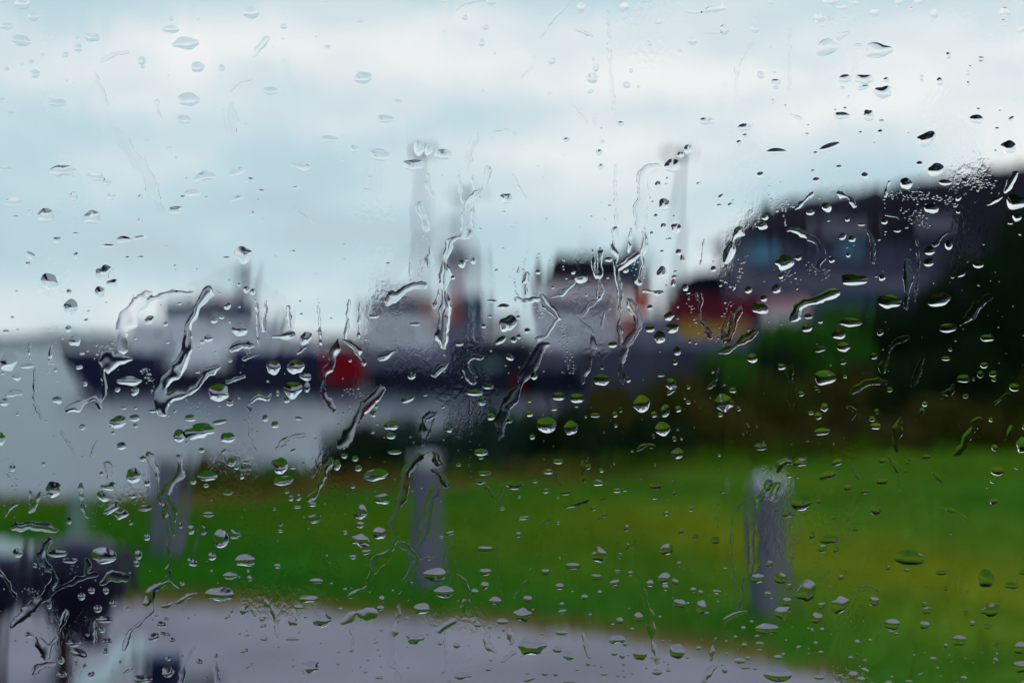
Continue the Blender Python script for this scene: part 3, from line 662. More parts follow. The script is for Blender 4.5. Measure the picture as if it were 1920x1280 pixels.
# ----- traced water on the pane: each block is one patch of the window, (u v w h [tilt]) in thirds of a millimetre-scale units
TILES = {
(0,0): ("135 30 85 70|195 100 60 50|50 155 75 40|128 232 105 60|250 312 30 14|375 312 36 32|447 275 50 45|522 215 90 50|440 215 26 20|185 350 36 20|48 390 30 20|135 368 20 12|208 418 55 45|963 112 30 24|960 170 100 40|1045 248 135 75|800 345 40 50|803 380 50 30|1110 380 75 60|1245 385 36 36|1408 78 85 72|1588 155 44 30|1768 210 20 12|1832 268 36 20|330 580 110 40|1060 560 120 75|1035 672 80 50|1515 512 90 45|1380 700 20 16|830 790 30 18|955 830 36 16|992 885 22 16|355 955 120 70|418 990 26 16|545 990 100 50|605 1020 50 40|40 945 70 36|1150 985 100 60|1330 962 95 45 -20|1685 930 110 40|1740 965 30 16|1085 1080 100 40|1050 1000 24 14|1030 1105 40 24|1160 1105 30 12|1325 1110 90 26 -15|1460 1070 50 22|1400 1008 50 30|1660 1052 66 20 -10|1840 780 100 40|85 1130 110 45|265 1205 90 80|525 1215 95 75|420 1100 45 50|790 1105 30 30|990 1178 90 50|1445 1120 16 14|1415 1195 26 30|630 1095 46 40|180 1190 30 30|598 1160 50 20 25|790 1235 30 26|100 1213 30 18|70 640 50 26|20 565 40 30",
 "26 1:1500 220,1450 270,1420 320|20 .5:580 350,640 310,720 300|16 .8:1300 520,1350 470,1410 460|36 .3:1300 600,1310 760|40 .3:640 720,760 880,840 1000,910 1200|24 .4:540 420,600 590|16 .4:880 560,900 690|14 .5:1640 1160,1700 1210,1760 1240|12 .5:1250 620,1275 760"),
(640,0): ("108 120 40 24|690 105 36 30|805 160 40 30|785 245 34 44|835 20 66 46|570 15 30 14|1335 50 45 60|1575 48 60 50 -25|1705 10 55 24|1765 130 40 28|1718 248 26 30|1885 290 36 14|1590 480 44 38|1655 490 20 16|1615 400 24 26|1172 345 46 40|1420 385 36 44|1400 440 60 60|1390 515 44 20 -30|1405 335 20 18|855 305 16 14|125 440 95 70|320 570 50 18|1160 525 30 14|250 668 95 44|75 835 40 40|217 868 105 70|165 992 30 20|150 1062 44 14|405 925 120 66|570 865 100 60|1255 785 40 26|920 1110 70 56|890 1095 16 14|1437 855 36 36|1455 795 30 20|1450 720 14 12|1447 935 32 34|1495 1152 24 14|1800 1145 66 70|1865 1275 60 50|1795 1265 34 34|1395 1212 14 10|1735 1130 14 14|1753 1208 22 24 -40|1852 1210 14 12|1815 1000 14 16|1765 1035 36 44|1845 930 90 80|1890 870 40 36|1468 1228 10 8|565 985 14 12|733 988 16 12|1480 72 14 10|1635 60 20 16|1555 695 44 26|435 830 60 90|490 840 50 70",
 "18 1:1310 170,1350 185,1400 210|44 1:1770 940,1690 950,1670 990,1675 1060,1690 1120,1665 1180,1665 1280|16 .5:1490 60,1495 310,1500 420,1525 640|34 .9:820 950,800 1060,740 1100,700 1140,680 1280|18 .8:490 980,480 1040,515 1095|30 .3:750 760,720 850,700 940|12 .6:960 980,990 1050,1030 1110|12 .6:1290 600,1370 690|14 .4:1270 30,1180 110,1110 220|20 .4:1080 310,1070 380,1010 440|10 .7:860 745,930 730,970 760|30 .7:440 1150,480 1280|12 .7:655 960,670 1140|14 .3:640 60,700 20,800 10|12 .6:1530 930,1525 1050,1535 1250|30 .6:1420 640,1410 700|14 .6:735 1000,740 1270"),
(1280,0): ("175 55 115 50 -10|60 75 90 20|228 172 50 66|160 188 110 18|398 172 46 42|485 22 34 26|50 232 60 46|165 262 24 14|485 270 20 12|815 18 90 44|755 105 70 56|770 150 40 18|880 50 66 34|912 60 36 44|945 25 60 30|1060 78 60 52|1195 22 50 36 -30|1305 18 44 42|1270 60 26 22|1395 85 44 60|1385 122 54 28|1790 75 66 54|1778 125 26 16|1788 148 44 14|1880 172 50 30 -30|800 270 115 90|970 258 66 14|1083 288 145 86|430 425 44 40|508 410 20 12|515 462 56 30|515 495 42 18|500 570 18 24|568 596 16 12|1325 432 26 14|1325 456 26 14|1472 318 34 40|1655 332 36 18|1655 352 34 14|1595 378 18 14|1582 412 26 30|1583 475 20 30|1700 210 14 20|900 445 70 50|1005 450 110 60|1000 495 80 24 -15|885 497 36 16|1112 520 100 70|1128 452 34 28|1425 462 36 50|1640 615 20 16|1630 670 80 50|1103 680 34 14|1095 740 30 24|1030 650 60 66|900 610 22 16|880 650 90 40|985 745 18 16|845 620 18 12|918 546 14 20|1062 803 10 10|1822 668 40 20 -35|1744 722 24 14|1350 780 120 66 -20|815 825 120 44 -18|1808 825 84 74|735 858 26 18|1735 845 14 12|1405 950 90 68|1313 918 36 30|865 935 34 20|720 957 24 14|740 1008 40 30|1010 985 40 40 -30|1238 1028 66 66|1455 1022 70 34|210 1100 36 24 -30|260 1145 28 20 -30|200 1148 30 14|275 1122 12 8|430 980 44 36|85 1030 24 20|28 840 50 60|520 850 120 36|1527 1025 14 20|455 1215 36 36|440 1262 56 46|705 1188 46 34|797 1160 54 54|912 1228 26 24|1378 1165 86 50|1512 1152 22 16|1528 1185 22 20|1118 1240 36 30|1850 1130 115 80|1855 1215 50 46|1818 1248 30 16|1637 1065 14 18|310 800 30 26|340 715 80 40|345 760 30 20|130 680 90 40|1530 1110 26 36 30|990 1255 44 18",
 "26 1.1:870 1085,920 1100,950 1150|26 .9:715 1085,680 1110,635 1165|20 .7:860 215,920 190|14 .7:800 120,840 100|36 1:1850 970,1825 1020,1795 1075|26 1:1775 1100,1740 1115,1690 1145|22 1.1:1130 1200,1165 1210,1200 1222|18 .8:1145 1020,1130 1060,1125 1100|12 .6:595 640,660 675|18 .3:380 230,300 380,290 560|14 .3:590 160,590 500"),
(0,430): ("285 290 105 80|330 62 52 36|432 30 36 24|612 95 80 22|700 60 90 40|790 48 90 22 -10|435 148 30 36|168 195 30 26|185 150 70 36 35|720 160 26 16|795 158 36 16|585 245 90 84|635 300 66 40|565 350 60 60|405 432 80 84|395 350 30 34|392 555 34 40|428 622 62 64|503 456 18 10|490 507 26 16 -30|360 608 16 10|1362 140 100 84 -15|1270 160 40 14|1640 126 26 20|1288 285 12 10|1380 338 34 38|1416 350 30 36|1340 310 22 20|1342 432 16 14|1275 430 34 44 40|1010 415 22 14|842 505 50 50|932 528 26 26 -30|765 608 18 16|1170 607 52 40|1136 626 30 28|1202 508 38 36|1244 490 30 22|945 630 20 16|1342 560 88 70|1710 608 86 92|1210 685 14 12|1530 768 76 80|1655 765 92 84|1640 890 98 90|1710 820 66 46|1718 878 34 60|1605 950 36 32|1225 908 112 100 -10|1288 965 42 40|730 845 130 52|762 900 44 50|665 892 30 30 -40|485 862 26 26|452 768 40 26|468 692 30 16|322 783 22 22|105 822 50 42|60 735 90 110|165 762 80 26 -5|35 962 54 42|470 1100 34 34|108 1030 22 14|668 1072 84 76|765 1092 30 24|760 1050 60 40|1120 1122 150 92|1008 1148 66 72 20|1278 1158 82 56|1070 1050 70 40|1232 1072 80 28 -10|1132 1228 34 28|687 1205 58 40|640 1132 18 18|1486 1050 34 38|1540 1086 40 42|1672 1052 40 20 15|10 1165 60 80|330 950 56 40|700 995 34 16|766 995 24 14|982 1012 24 16 -40|860 1012 66 30|1640 1230 32 16 -25|1255 1235 40 16 -40|1300 1272 40 20|1560 1275 66 26|45 570 36 24|110 560 20 10|1555 912 20 34|1110 795 26 16|1268 665 12 10|1355 832 50 34",
 "56 1:1165 355,1130 410,1090 470,1060 540,1055 640,1040 730,970 810,905 870,900 940,915 1010;30 1:1235 770,1180 800,1140 850,1080 895,1060 915,980 920,930 960|56 .6:820 355,780 400,750 460,720 500,695 560,690 670|24 .9:1085 350,1030 375,960 362,890 385,830 380|34 1:740 715,680 712,640 740,615 780|28 .8:640 690,600 720,580 800,575 950|34 1:540 940,470 970,400 1010|24 .9:550 950,575 1000|14 .8:175 640,180 720|16 .6:205 780,205 980,245 1050|28 .9:1300 665,1350 640,1420 650|22 .8:1370 720,1440 700|26 .9:1280 850,1330 830,1370 820|26 1:1640 585,1590 600,1530 605|18 .7:1710 655,1670 690|40 1:1500 930,1450 925,1410 950;16 .7:1400 960,1400 1150,1430 1240|16 .6:1440 420,1450 650|26 .6:1490 410,1480 560|20 .7:1610 430,1625 560|14 .6:1780 430,1795 640|34 .9:1890 620,1850 740,1810 860,1790 900,1840 960,1870 1010|16 .7:350 1130,400 1200,430 1270|16 .6:550 1180,520 1260|24 .5:1700 1150,1620 1160,1550 1220|28 1:60 920,120 910|14 .7:300 640,285 730"),
(640,430): ("675 195 40 46|738 178 34 34|700 172 16 14|865 230 22 14 -20|265 192 30 12|625 270 26 24|1097 240 28 26|1105 140 16 10|1092 165 12 10|1335 272 78 64|1293 240 24 28|1490 170 42 30|1485 270 16 16|1585 230 50 42|1785 240 52 66|1787 125 20 18|1850 300 28 44|1880 130 36 36|1900 165 24 44|1830 55 20 14|1730 25 20 24|1810 315 12 12|930 525 84 104|987 490 22 20|1038 565 32 32|990 598 34 32|962 615 36 36|890 618 70 36 -35|940 712 50 34 30|915 705 16 14|660 638 44 26|795 540 26 22|395 815 46 42|412 528 60 20|185 485 60 24|905 430 66 30|840 400 60 16|830 485 24 16|1720 435 32 28|1875 432 14 14|1825 485 60 44 -20|1873 497 14 12|1845 550 70 54|1720 555 54 40|1775 600 66 66 20|1870 678 42 48|1860 740 28 32|1512 642 52 36|1075 818 38 38|1180 325 20 16|1450 838 90 64|1600 835 30 36|1780 812 46 18|745 910 100 34|820 875 66 30|1212 930 80 44|1315 940 80 56|1312 985 20 12|1050 955 20 20|1188 998 36 22|960 975 26 36|835 1042 48 40|1050 1025 40 38|1145 1088 115 86|1280 1105 76 80|1065 1155 30 28|1675 970 100 84|1525 1030 28 34|1557 1005 22 28|1742 1030 34 34|1805 1010 50 74 15|1877 1000 36 36|1530 1092 20 20|1790 1110 84 76|1835 860 66 60 -30|1835 905 60 24 -30|280 1092 80 52|280 1150 50 34|198 985 28 30|182 1025 36 40|178 1127 20 22|202 1083 18 12|373 945 80 36 -20|570 987 24 16 -40|605 1113 32 36|785 955 50 50 40|780 1240 80 40|860 1165 50 30|940 1065 50 40|1700 1215 100 50|1875 1245 60 60|1415 1035 60 24|300 1240 80 24|20 1260 36 30|85 1272 30 20|1855 1165 26 30|1740 1150 18 24|1895 1165 14 14|232 888 60 44",
 "42 1.1:465 322,400 312,360 330,300 362,265 405|44 1:710 40,640 40,600 80,588 130,580 260,578 400,575 520,565 660|26 .7:500 100,490 210|12 .8:380 170,385 290|20 .9:45 400,30 600|12 .7:105 410,100 600|14 .9:995 210,985 255|22 1:1035 250,1030 360|30 1:1095 400,1040 402,975 390|26 .9:20 620,70 640,110 690,125 740|34 .9:310 680,260 690,220 720|26 .9:600 745,550 770,520 810|30 .9:780 715,740 700,700 730,700 800,740 850|44 .9:1150 640,1110 650,1090 720,1040 780,1000 850,970 910,930 960,900 1040,880 1150|36 .8:1115 380,1160 450,1230 480,1190 510,1150 580,1100 610|26 .8:1290 300,1240 350,1180 380|18 .8:1400 120,1400 200,1420 270|26 .8:1440 120,1440 390,1380 420,1350 470|34 .7:1330 520,1400 560,1410 650|12 .8:1465 470,1450 540|24 .8:1525 0,1530 250,1550 330,1555 600,1565 850|14 .8:1615 0,1600 130|34 1:1650 140,1590 180,1550 210|22 .8:1690 20,1685 160,1650 310|24 1:1680 340,1750 355,1790 350|34 .8:1600 400,1640 460,1660 560,1600 600,1580 700|56 .9:230 900,190 930,130 990,80 1060,30 1160,0 1200|30 .9:520 1030,460 1040,455 1200|16 .7:520 1060,480 1160|24 .8:520 1250,470 1240,420 1270|30 .6:1380 720,1340 860|10 .7:660 960,660 1050|12 .7:720 960,715 1100|18 .8:1650 1230,1690 1200,1740 1210|18 .7:540 330,520 440"),
(1280,430): ("168 222 32 34|12 325 34 40|30 355 20 14|207 312 20 18|220 283 40 22|362 338 40 42|448 385 38 38|518 332 52 50|425 440 84 70|232 408 14 14|115 435 40 44|543 263 28 28|625 272 16 14|632 330 14 16|565 185 100 84|640 160 34 32|825 172 32 34|815 152 14 14|917 145 24 28|885 42 44 36 -35|938 55 38 38|1190 8 44 22|1370 120 74 66|1390 70 34 40|1475 90 42 54|1365 185 58 48|1105 270 36 38|1072 262 16 16|950 282 150 66|1145 402 115 86|1420 392 135 76 -12|1545 248 54 34 -25|1497 267 20 16|1640 198 60 40|1872 30 14 14|695 485 46 30|762 513 30 22|688 550 58 44|930 518 120 50|865 582 76 62|890 655 66 56|760 668 70 30 -12|385 718 56 52|888 738 36 32|1245 600 50 22 -15|1060 705 46 36|1460 720 50 24|1325 700 20 16|1485 670 20 20|1690 605 90 36|1470 550 100 50|1095 575 36 34|1672 758 40 34|1652 808 40 38|1722 805 40 34|1728 835 36 30|1558 832 76 44|1613 835 20 16|788 825 120 80|225 962 110 80|275 895 44 30|308 998 26 26|205 1032 30 24|28 878 22 22|28 962 26 24|8 940 12 14|35 625 24 16|363 560 14 14|1148 892 36 26|1570 928 34 24|750 1038 44 40|785 990 40 46|710 1022 34 20|1075 1015 30 32|1050 1055 32 30|1070 1095 62 36|1343 972 30 30|1327 1010 32 34|770 1125 76 46 -10|430 1210 70 40|690 1180 24 12|1710 1060 24 24|1815 1125 30 80 15|1730 1215 36 36|1885 1200 70 84|1840 880 56 44|1895 1100 24 30|655 915 36 28|755 900 18 14|545 765 66 44|900 820 20 20|200 1255 20 18|660 1275 90 20|560 1278 60 18",
 "44 1:320 10,290 40,260 100,245 170|24 1.1:575 8,620 8,660 25,715 50|34 .6:700 50,750 60,770 120,745 210|20 .8:200 280,250 290,280 330|14 .8:70 360,85 400|10 .8:115 60,95 200|44 1.1:850 350,780 385,700 400,640 430,610 510|22 1:1470 20,1430 50,1400 90|36 .8:1245 170,1250 300,1240 430|12 .8:1300 60,1310 200,1290 400|34 .9:1700 380,1650 400,1620 460,1540 530|34 .9:400 580,340 610,280 660,200 690|36 .8:1250 600,1180 620,1130 690,1110 790|34 .9:1130 850,1060 850,980 870,930 920|22 .8:1500 870,1490 910,1440 910|18 .9:1810 910,1770 940,1730 970|36 .7:1640 1060,1580 1150,1530 1240|36 .7:1210 1050,1180 1150,1190 1230|36 .5:590 780,610 860,600 1000|18 .9:190 770,180 850,140 885|14 .8:910 985,960 1010,940 1060|30 .8:270 470,220 560,230 640|30 .8:320 440,280 520,250 620|26 .7:1340 700,1280 860|22 .8:1020 0,1050 60,1055 180|22 .7:100 360,90 470,150 600"),
(0,850): ("308 195 96 76|80 78 40 36|310 245 50 60|395 370 34 40|110 548 56 52|755 118 84 84 -20|830 160 34 36|748 232 40 26|615 180 80 44 -5|585 235 66 60|630 305 96 40 -30|685 335 80 50 -10|738 380 26 30|815 300 80 34|828 462 36 36|590 562 140 90|330 552 120 40|400 590 90 30|205 618 30 32|1050 75 56 46|1085 150 38 36|1165 120 115 54|1157 175 30 22|1355 125 28 30|1298 45 50 46|1325 75 30 24|1375 45 40 16|1567 62 90 90|1590 145 125 46 -8|1640 75 36 18|1885 60 60 70|1605 205 30 28|1628 245 30 30|1670 240 30 36|1665 295 44 14|1748 280 46 24|1755 360 80 46|1570 385 28 34|1570 428 30 16|1278 215 56 26|1240 470 84 104|1312 447 66 56|1140 425 38 54|1072 420 40 52|1013 398 26 34|1170 335 70 26|780 560 44 50|770 608 34 36|1190 568 44 44|1080 600 60 40 30|1375 590 110 70|1390 648 18 16|1400 690 28 32|1553 622 38 26|1290 675 86 36|1187 650 18 14|1235 778 145 84|1770 705 80 28|1728 805 84 44|1672 850 52 30|1368 868 46 52|1445 850 26 20|1800 920 100 84|1638 930 54 50|1895 935 40 40|1470 915 32 30|1475 955 34 24|1478 1025 42 26|1635 1025 80 22|1383 1008 26 12|1370 1093 46 24 -20|1395 1175 50 20 -35|1745 1180 80 70|1558 1072 16 12|1640 1140 14 10|1640 1178 16 12|1700 1215 16 14|1890 1165 22 16|1895 1100 20 14|465 790 44 42|520 758 40 36|600 758 34 40|555 858 48 44|640 830 44 36|285 845 30 30|590 918 120 50|578 975 36 34|610 1040 54 36|600 1095 34 36|175 1003 60 36|440 1030 30 36|498 1003 24 18|420 1050 80 40|450 1105 100 50 20|865 1015 66 42 -20|935 915 26 18|908 945 50 36|930 1000 60 22 15|970 1032 34 26|720 857 26 12 -20|880 900 18 12|1025 718 30 20|805 25 36 30|945 1210 74 56 -20|805 1248 100 50|700 1218 26 16|1120 1152 36 30 30|948 1135 34 26|520 1222 40 28 -30|355 1222 60 36|435 1162 20 24|482 1178 28 20 -40|1158 1245 20 16|1212 1120 24 26|405 1240 16 14|680 1155 16 20|235 1195 50 40|350 1145 70 70|1300 870 16 30|1275 905 36 20 -30|185 400 100 50",
 "34 1:90 415,150 395,230 400,320 420|34 1:290 480,250 530,235 600,300 650,320 710,280 750|40 .9:545 660,470 680,410 720,340 750,260 790,190 850,110 920,80 960|24 .9:500 590,495 650|44 1:720 690,670 665,620 675,575 710|32 1:1005 750,970 715,920 720,860 745,825 820;24 .8:870 750,860 860,820 910,740 980,705 1085|26 1:1100 780,1050 790,1000 830,915 845|22 .8:840 0,880 90,900 230,940 380,950 500,940 690|36 .8:1010 10,1020 120,960 160,930 230,970 330,975 440|26 .8:1090 1070,1040 1160,1020 1260|24 .9:1490 820,1530 860,1550 920,1550 1010;18 .9:1590 830,1555 900|24 .8:1210 1150,1215 1270|40 1:220 1020,260 1080,250 1110|36 1:320 1020,290 1080,270 1120|34 1:310 1160,240 1170,200 1210|26 .9:1850 40,1810 110,1780 200,1730 250|10 .8:755 1190,700 1215|20 .8:460 170,470 300,500 350|14 .6:180 210,185 300|22 .9:235 220,180 320|16 .8:105 280,60 300,40 345|40 .7:610 60,620 120|14 .8:540 930,540 1060|20 .8:0 640,60 720,100 800|24 .8:380 880,340 1000"),
(640,850): ("195 115 130 70|230 250 76 66|110 320 72 84|108 393 46 36|110 480 100 70|215 440 76 66|140 545 60 26 -10|68 572 40 24|25 435 28 22|98 78 42 34|80 25 40 30|20 10 30 24|68 178 28 24|450 185 16 14|800 105 84 26|775 152 66 34|620 178 100 50|1155 98 70 30|965 170 110 50|1140 205 38 24|1082 150 36 20|1210 40 60 30|780 20 50 30|1450 90 30 24|1375 70 60 50 -30|1430 160 60 34|1750 178 66 40|1535 203 50 24|1580 198 30 18|1250 210 60 36|993 238 20 14|1208 240 18 12|1310 270 170 34 -18|1405 303 36 22|1458 248 36 24|1465 340 28 22|1433 360 22 16|1810 330 36 24|1860 215 28 30|1745 238 44 28|1820 248 18 10|1670 135 18 12|1845 145 18 8|898 303 40 20|1022 355 80 18 -8|988 448 32 30|1588 410 36 34|1595 512 28 36|1890 432 36 26|1540 488 18 28|1210 383 20 16|1208 412 14 18|1272 400 12 10|560 460 28 14|610 440 60 20 -15|800 528 140 34|1290 622 84 36|1437 560 80 80|1812 530 70 66|1553 565 26 34|1880 612 30 30|1610 662 28 26|1540 650 34 14|1420 683 66 32|1522 715 66 30 -15|1720 718 40 38|1137 655 52 32|805 655 66 40|525 670 135 70|575 765 110 64|800 730 46 40|745 765 40 36|860 815 70 44|1040 805 52 36|450 858 86 64|228 805 30 38|222 855 40 26|370 912 30 18|395 715 14 14|290 760 12 16|1218 578 14 14|1355 795 40 28|1440 770 26 30|1230 835 26 24|1232 875 44 24 -15|1288 765 16 12|1218 735 46 36|1010 892 98 70|900 930 62 36|762 948 40 32|1070 865 14 12|1800 690 70 60|1860 710 44 30 20|1805 740 40 40|1885 830 70 50 20|1655 905 48 54|1552 925 40 36 30|1512 948 20 16|1620 972 20 18|1775 905 18 18|1538 1030 76 54|1580 1053 24 28|1522 1105 36 34|1565 1118 32 38|1228 992 72 28|1120 998 16 14|1665 1105 76 86|1870 1095 84 84|1790 1038 18 14|415 1022 100 60|1060 1065 150 100|645 1062 40 34|1205 1085 52 42|1265 1120 58 50|1375 1160 34 44|483 1002 20 10|226 977 20 18|553 1050 30 22|905 975 20 22|830 960 20 20|835 1145 28 12|820 1195 36 20|680 1230 90 44|215 1240 46 20|138 1210 30 14|570 1212 24 12 -30|60 1090 24 20|370 1070 10 10|1135 1215 42 34|1195 1218 30 34|1050 1245 76 34 -20|1040 1217 30 12|1450 1178 20 16|1465 1220 48 22|1315 1198 24 12|1573 1165 18 20|1573 1200 16 20|1577 1232 22 18|1622 1218 18 10|1760 1210 60 36|1820 1165 14 12|1822 1200 24 24|1700 1185 14 20|1270 1262 76 24|1100 1272 20 10|1450 1272 36 14|605 1262 20 12|515 1275 40 14|1670 1270 16 10|1730 1132 16 16",
 "38 1:440 10,390 50,360 110,350 200,320 290,295 370,300 450,270 560,230 590,180 620,160 680,165 740;30 .9:160 745,100 760,60 790|44 1:180 890,120 880,60 900,10 930|40 .9:520 0,540 50;34 .9:505 90,560 110,590 170|46 .8:530 200,490 250,480 350,460 450,430 520|24 .8:350 500,400 550,430 580,380 680,330 750,320 900,300 1000|14 .7:440 575,520 580|14 .5:870 520,870 700,890 780|34 .7:650 680,690 720,700 820,680 870|20 .6:870 350,870 250,900 180|24 .5:1180 330,1110 400,1110 550,1050 700,970 800|34 1:625 930,580 935,550 980|26 .9:940 980,950 1050|22 .9:960 1100,900 1145|24 .8:810 1000,820 1080,860 1100|22 .9:1350 1000,1365 1080,1385 1130|28 .7:1640 500,1640 650,1680 760,1710 850,1730 1000,1750 1080,1760 1160|12 .7:580 980,590 1200|24 .5:290 980,280 1150,320 1250|20 .6:50 950,60 1050|14 .8:1195 100,1220 170|12 .8:800 170,850 240|18 .7:1345 40,1350 150"),
(1280,850): ("650 50 160 70|590 118 32 28|634 126 24 20|800 118 96 46 -15|1105 152 74 30|855 45 60 36 -20|1108 38 40 30|915 185 50 36|1012 205 50 30|1067 310 66 52|655 272 105 84|582 332 58 42|520 308 22 24|757 262 36 24|220 202 36 28|42 305 26 28|68 456 36 32|178 478 54 40|232 640 30 18|715 450 34 42|810 475 110 46|772 525 50 42|848 530 34 32|480 610 40 36|953 415 28 28|1490 440 36 14|1255 575 185 80|1242 645 36 16|1435 658 70 28|1682 690 90 100|1825 730 80 40|1885 655 44 30|1745 92 72 56|1350 15 50 24|1855 75 30 20|1720 150 30 26|1680 130 20 14|1725 260 50 40|1690 185 16 12|415 690 110 66|540 690 76 60|590 735 38 34|468 780 46 30|335 690 36 34|185 765 44 26|55 755 36 30|95 770 30 30|685 760 112 116|875 685 36 26|575 820 58 46|768 842 50 36|870 835 96 90|1058 818 62 50|1340 835 36 26|1355 868 60 40|550 880 90 66|743 910 66 60|25 830 50 44|100 850 56 80|130 885 30 18|465 970 112 66|380 932 20 20|333 968 26 28|290 1015 20 20|237 1040 16 14|410 1012 28 16|425 1052 50 20|425 1088 30 10|338 1060 28 28|240 1110 16 14|303 1083 10 8|12 1098 40 44|85 1077 26 22|695 970 16 16|715 980 18 28|770 975 26 26|735 1050 26 20|765 1100 28 16|698 1108 14 10|810 738 18 8|192 818 14 10|1160 945 90 60|1155 988 40 20|1183 998 24 16|1340 950 60 44|1605 940 32 30|1692 955 44 36|1572 880 28 30|1710 865 110 70|966 1045 36 28|1037 1035 22 20|930 1130 26 20|640 1075 30 24 -40|1262 825 14 12|1532 1035 86 60|1458 1063 24 24|1740 1070 34 50|1740 1115 22 40|1735 1145 30 30|1870 1075 90 60|1875 1180 90 66|1387 1138 42 24|1413 1190 18 16|1282 1118 16 14|1478 1118 12 12|1490 1155 12 8|1340 1105 12 8|1160 1238 16 12|525 1225 150 84|315 1148 60 34|360 1132 30 18|525 1128 46 26|230 1195 34 48|345 1185 60 18|400 1190 26 16|942 1225 50 44|987 1250 44 32|1010 1200 50 22 25|758 1240 60 26|790 1228 28 14|1318 1222 40 10 -20|1558 1245 38 28|1140 1268 40 20|1255 1262 44 16|1050 1275 30 14|1890 1270 30 20|1520 1275 40 12|1430 1235 14 12|980 1180 14 10|1000 930 12 12|820 1000 8 8|570 1035 12 12|1460 745 26 30",
 "36 1:590 40,545 45,525 100|16 .9:350 250,300 290,270 360,270 480,265 600,290 700|34 .9:480 160,440 220,405 260,420 340,400 430,385 520,400 600,385 650|34 .8:520 170,490 240|30 .8:340 700,335 780,310 860|20 1:340 885,280 895,230 920,230 960|22 .6:1140 20,1195 80,1210 250|16 .8:940 70,970 130|18 .5:980 190,930 300,890 430,900 540|30 1:180 1180,140 1195,125 1260|20 .8:930 800,980 750,1040 740,1085 770|12 .8:760 700,820 640|12 .7:1100 940,1070 1040|18 .8:1390 100,1430 145|14 .8:1440 300,1520 320,1570 360|24 .7:180 1020,150 1140|18 .5:1540 640,1530 780"),
}
# strings and patches of fine spray: (x0 y0 x1 y1 spread count)
SPRAY = [(1463,382,1472,430,3,26),(1655,360,1657,440,2,22),(1425,400,1412,430,3,12),(1395,480,1375,540,5,20),(455,640,462,660,14,40),
 (190,650,230,655,22,90),(270,690,300,740,14,60),(105,655,95,700,6,26),(480,560,485,650,3,26),(497,560,505,640,3,20),(540,570,545,620,4,20),(598,560,600,650,3,26),
 (655,560,650,640,3,26),(800,440,790,520,10,60),(745,540,720,570,14,60),(1010,545,1015,600,9,50),(1060,610,1070,700,16,120),(1035,480,1032,500,3,14),(1055,480,1057,510,3,14),
 (1106,470,1115,520,3,24),(1123,470,1120,560,3,24),(1150,430,1160,560,3,36),(1205,430,1200,500,3,24),(1190,470,1200,520,14,40),(1470,500,1480,520,22,60),
 (1510,500,1560,520,14,50),(1660,365,1790,375,12,170),(1820,340,1860,350,14,80),(1440,375,1480,390,12,60),(1690,400,1740,420,16,70),(1290,550,1310,640,8,40),(1370,560,1340,640,8,50),
 (640,730,690,745,10,50),(360,760,390,770,12,30),(960,500,970,560,4,20),(830,600,835,700,3,30),(885,760,880,900,3,26),(860,760,862,860,3,20),(990,470,980,510,3,14),
 (60,1100,90,1130,20,60),(20,860,30,920,10,26),(130,1030,150,1100,10,20),(700,1180,720,1260,4,12),(1600,850,1595,1000,3,20),(1490,1000,1480,1050,6,30),(1340,900,1345,990,4,20),
 (690,740,640,800,20,26),(1170,1190,1180,1230,3,10)]

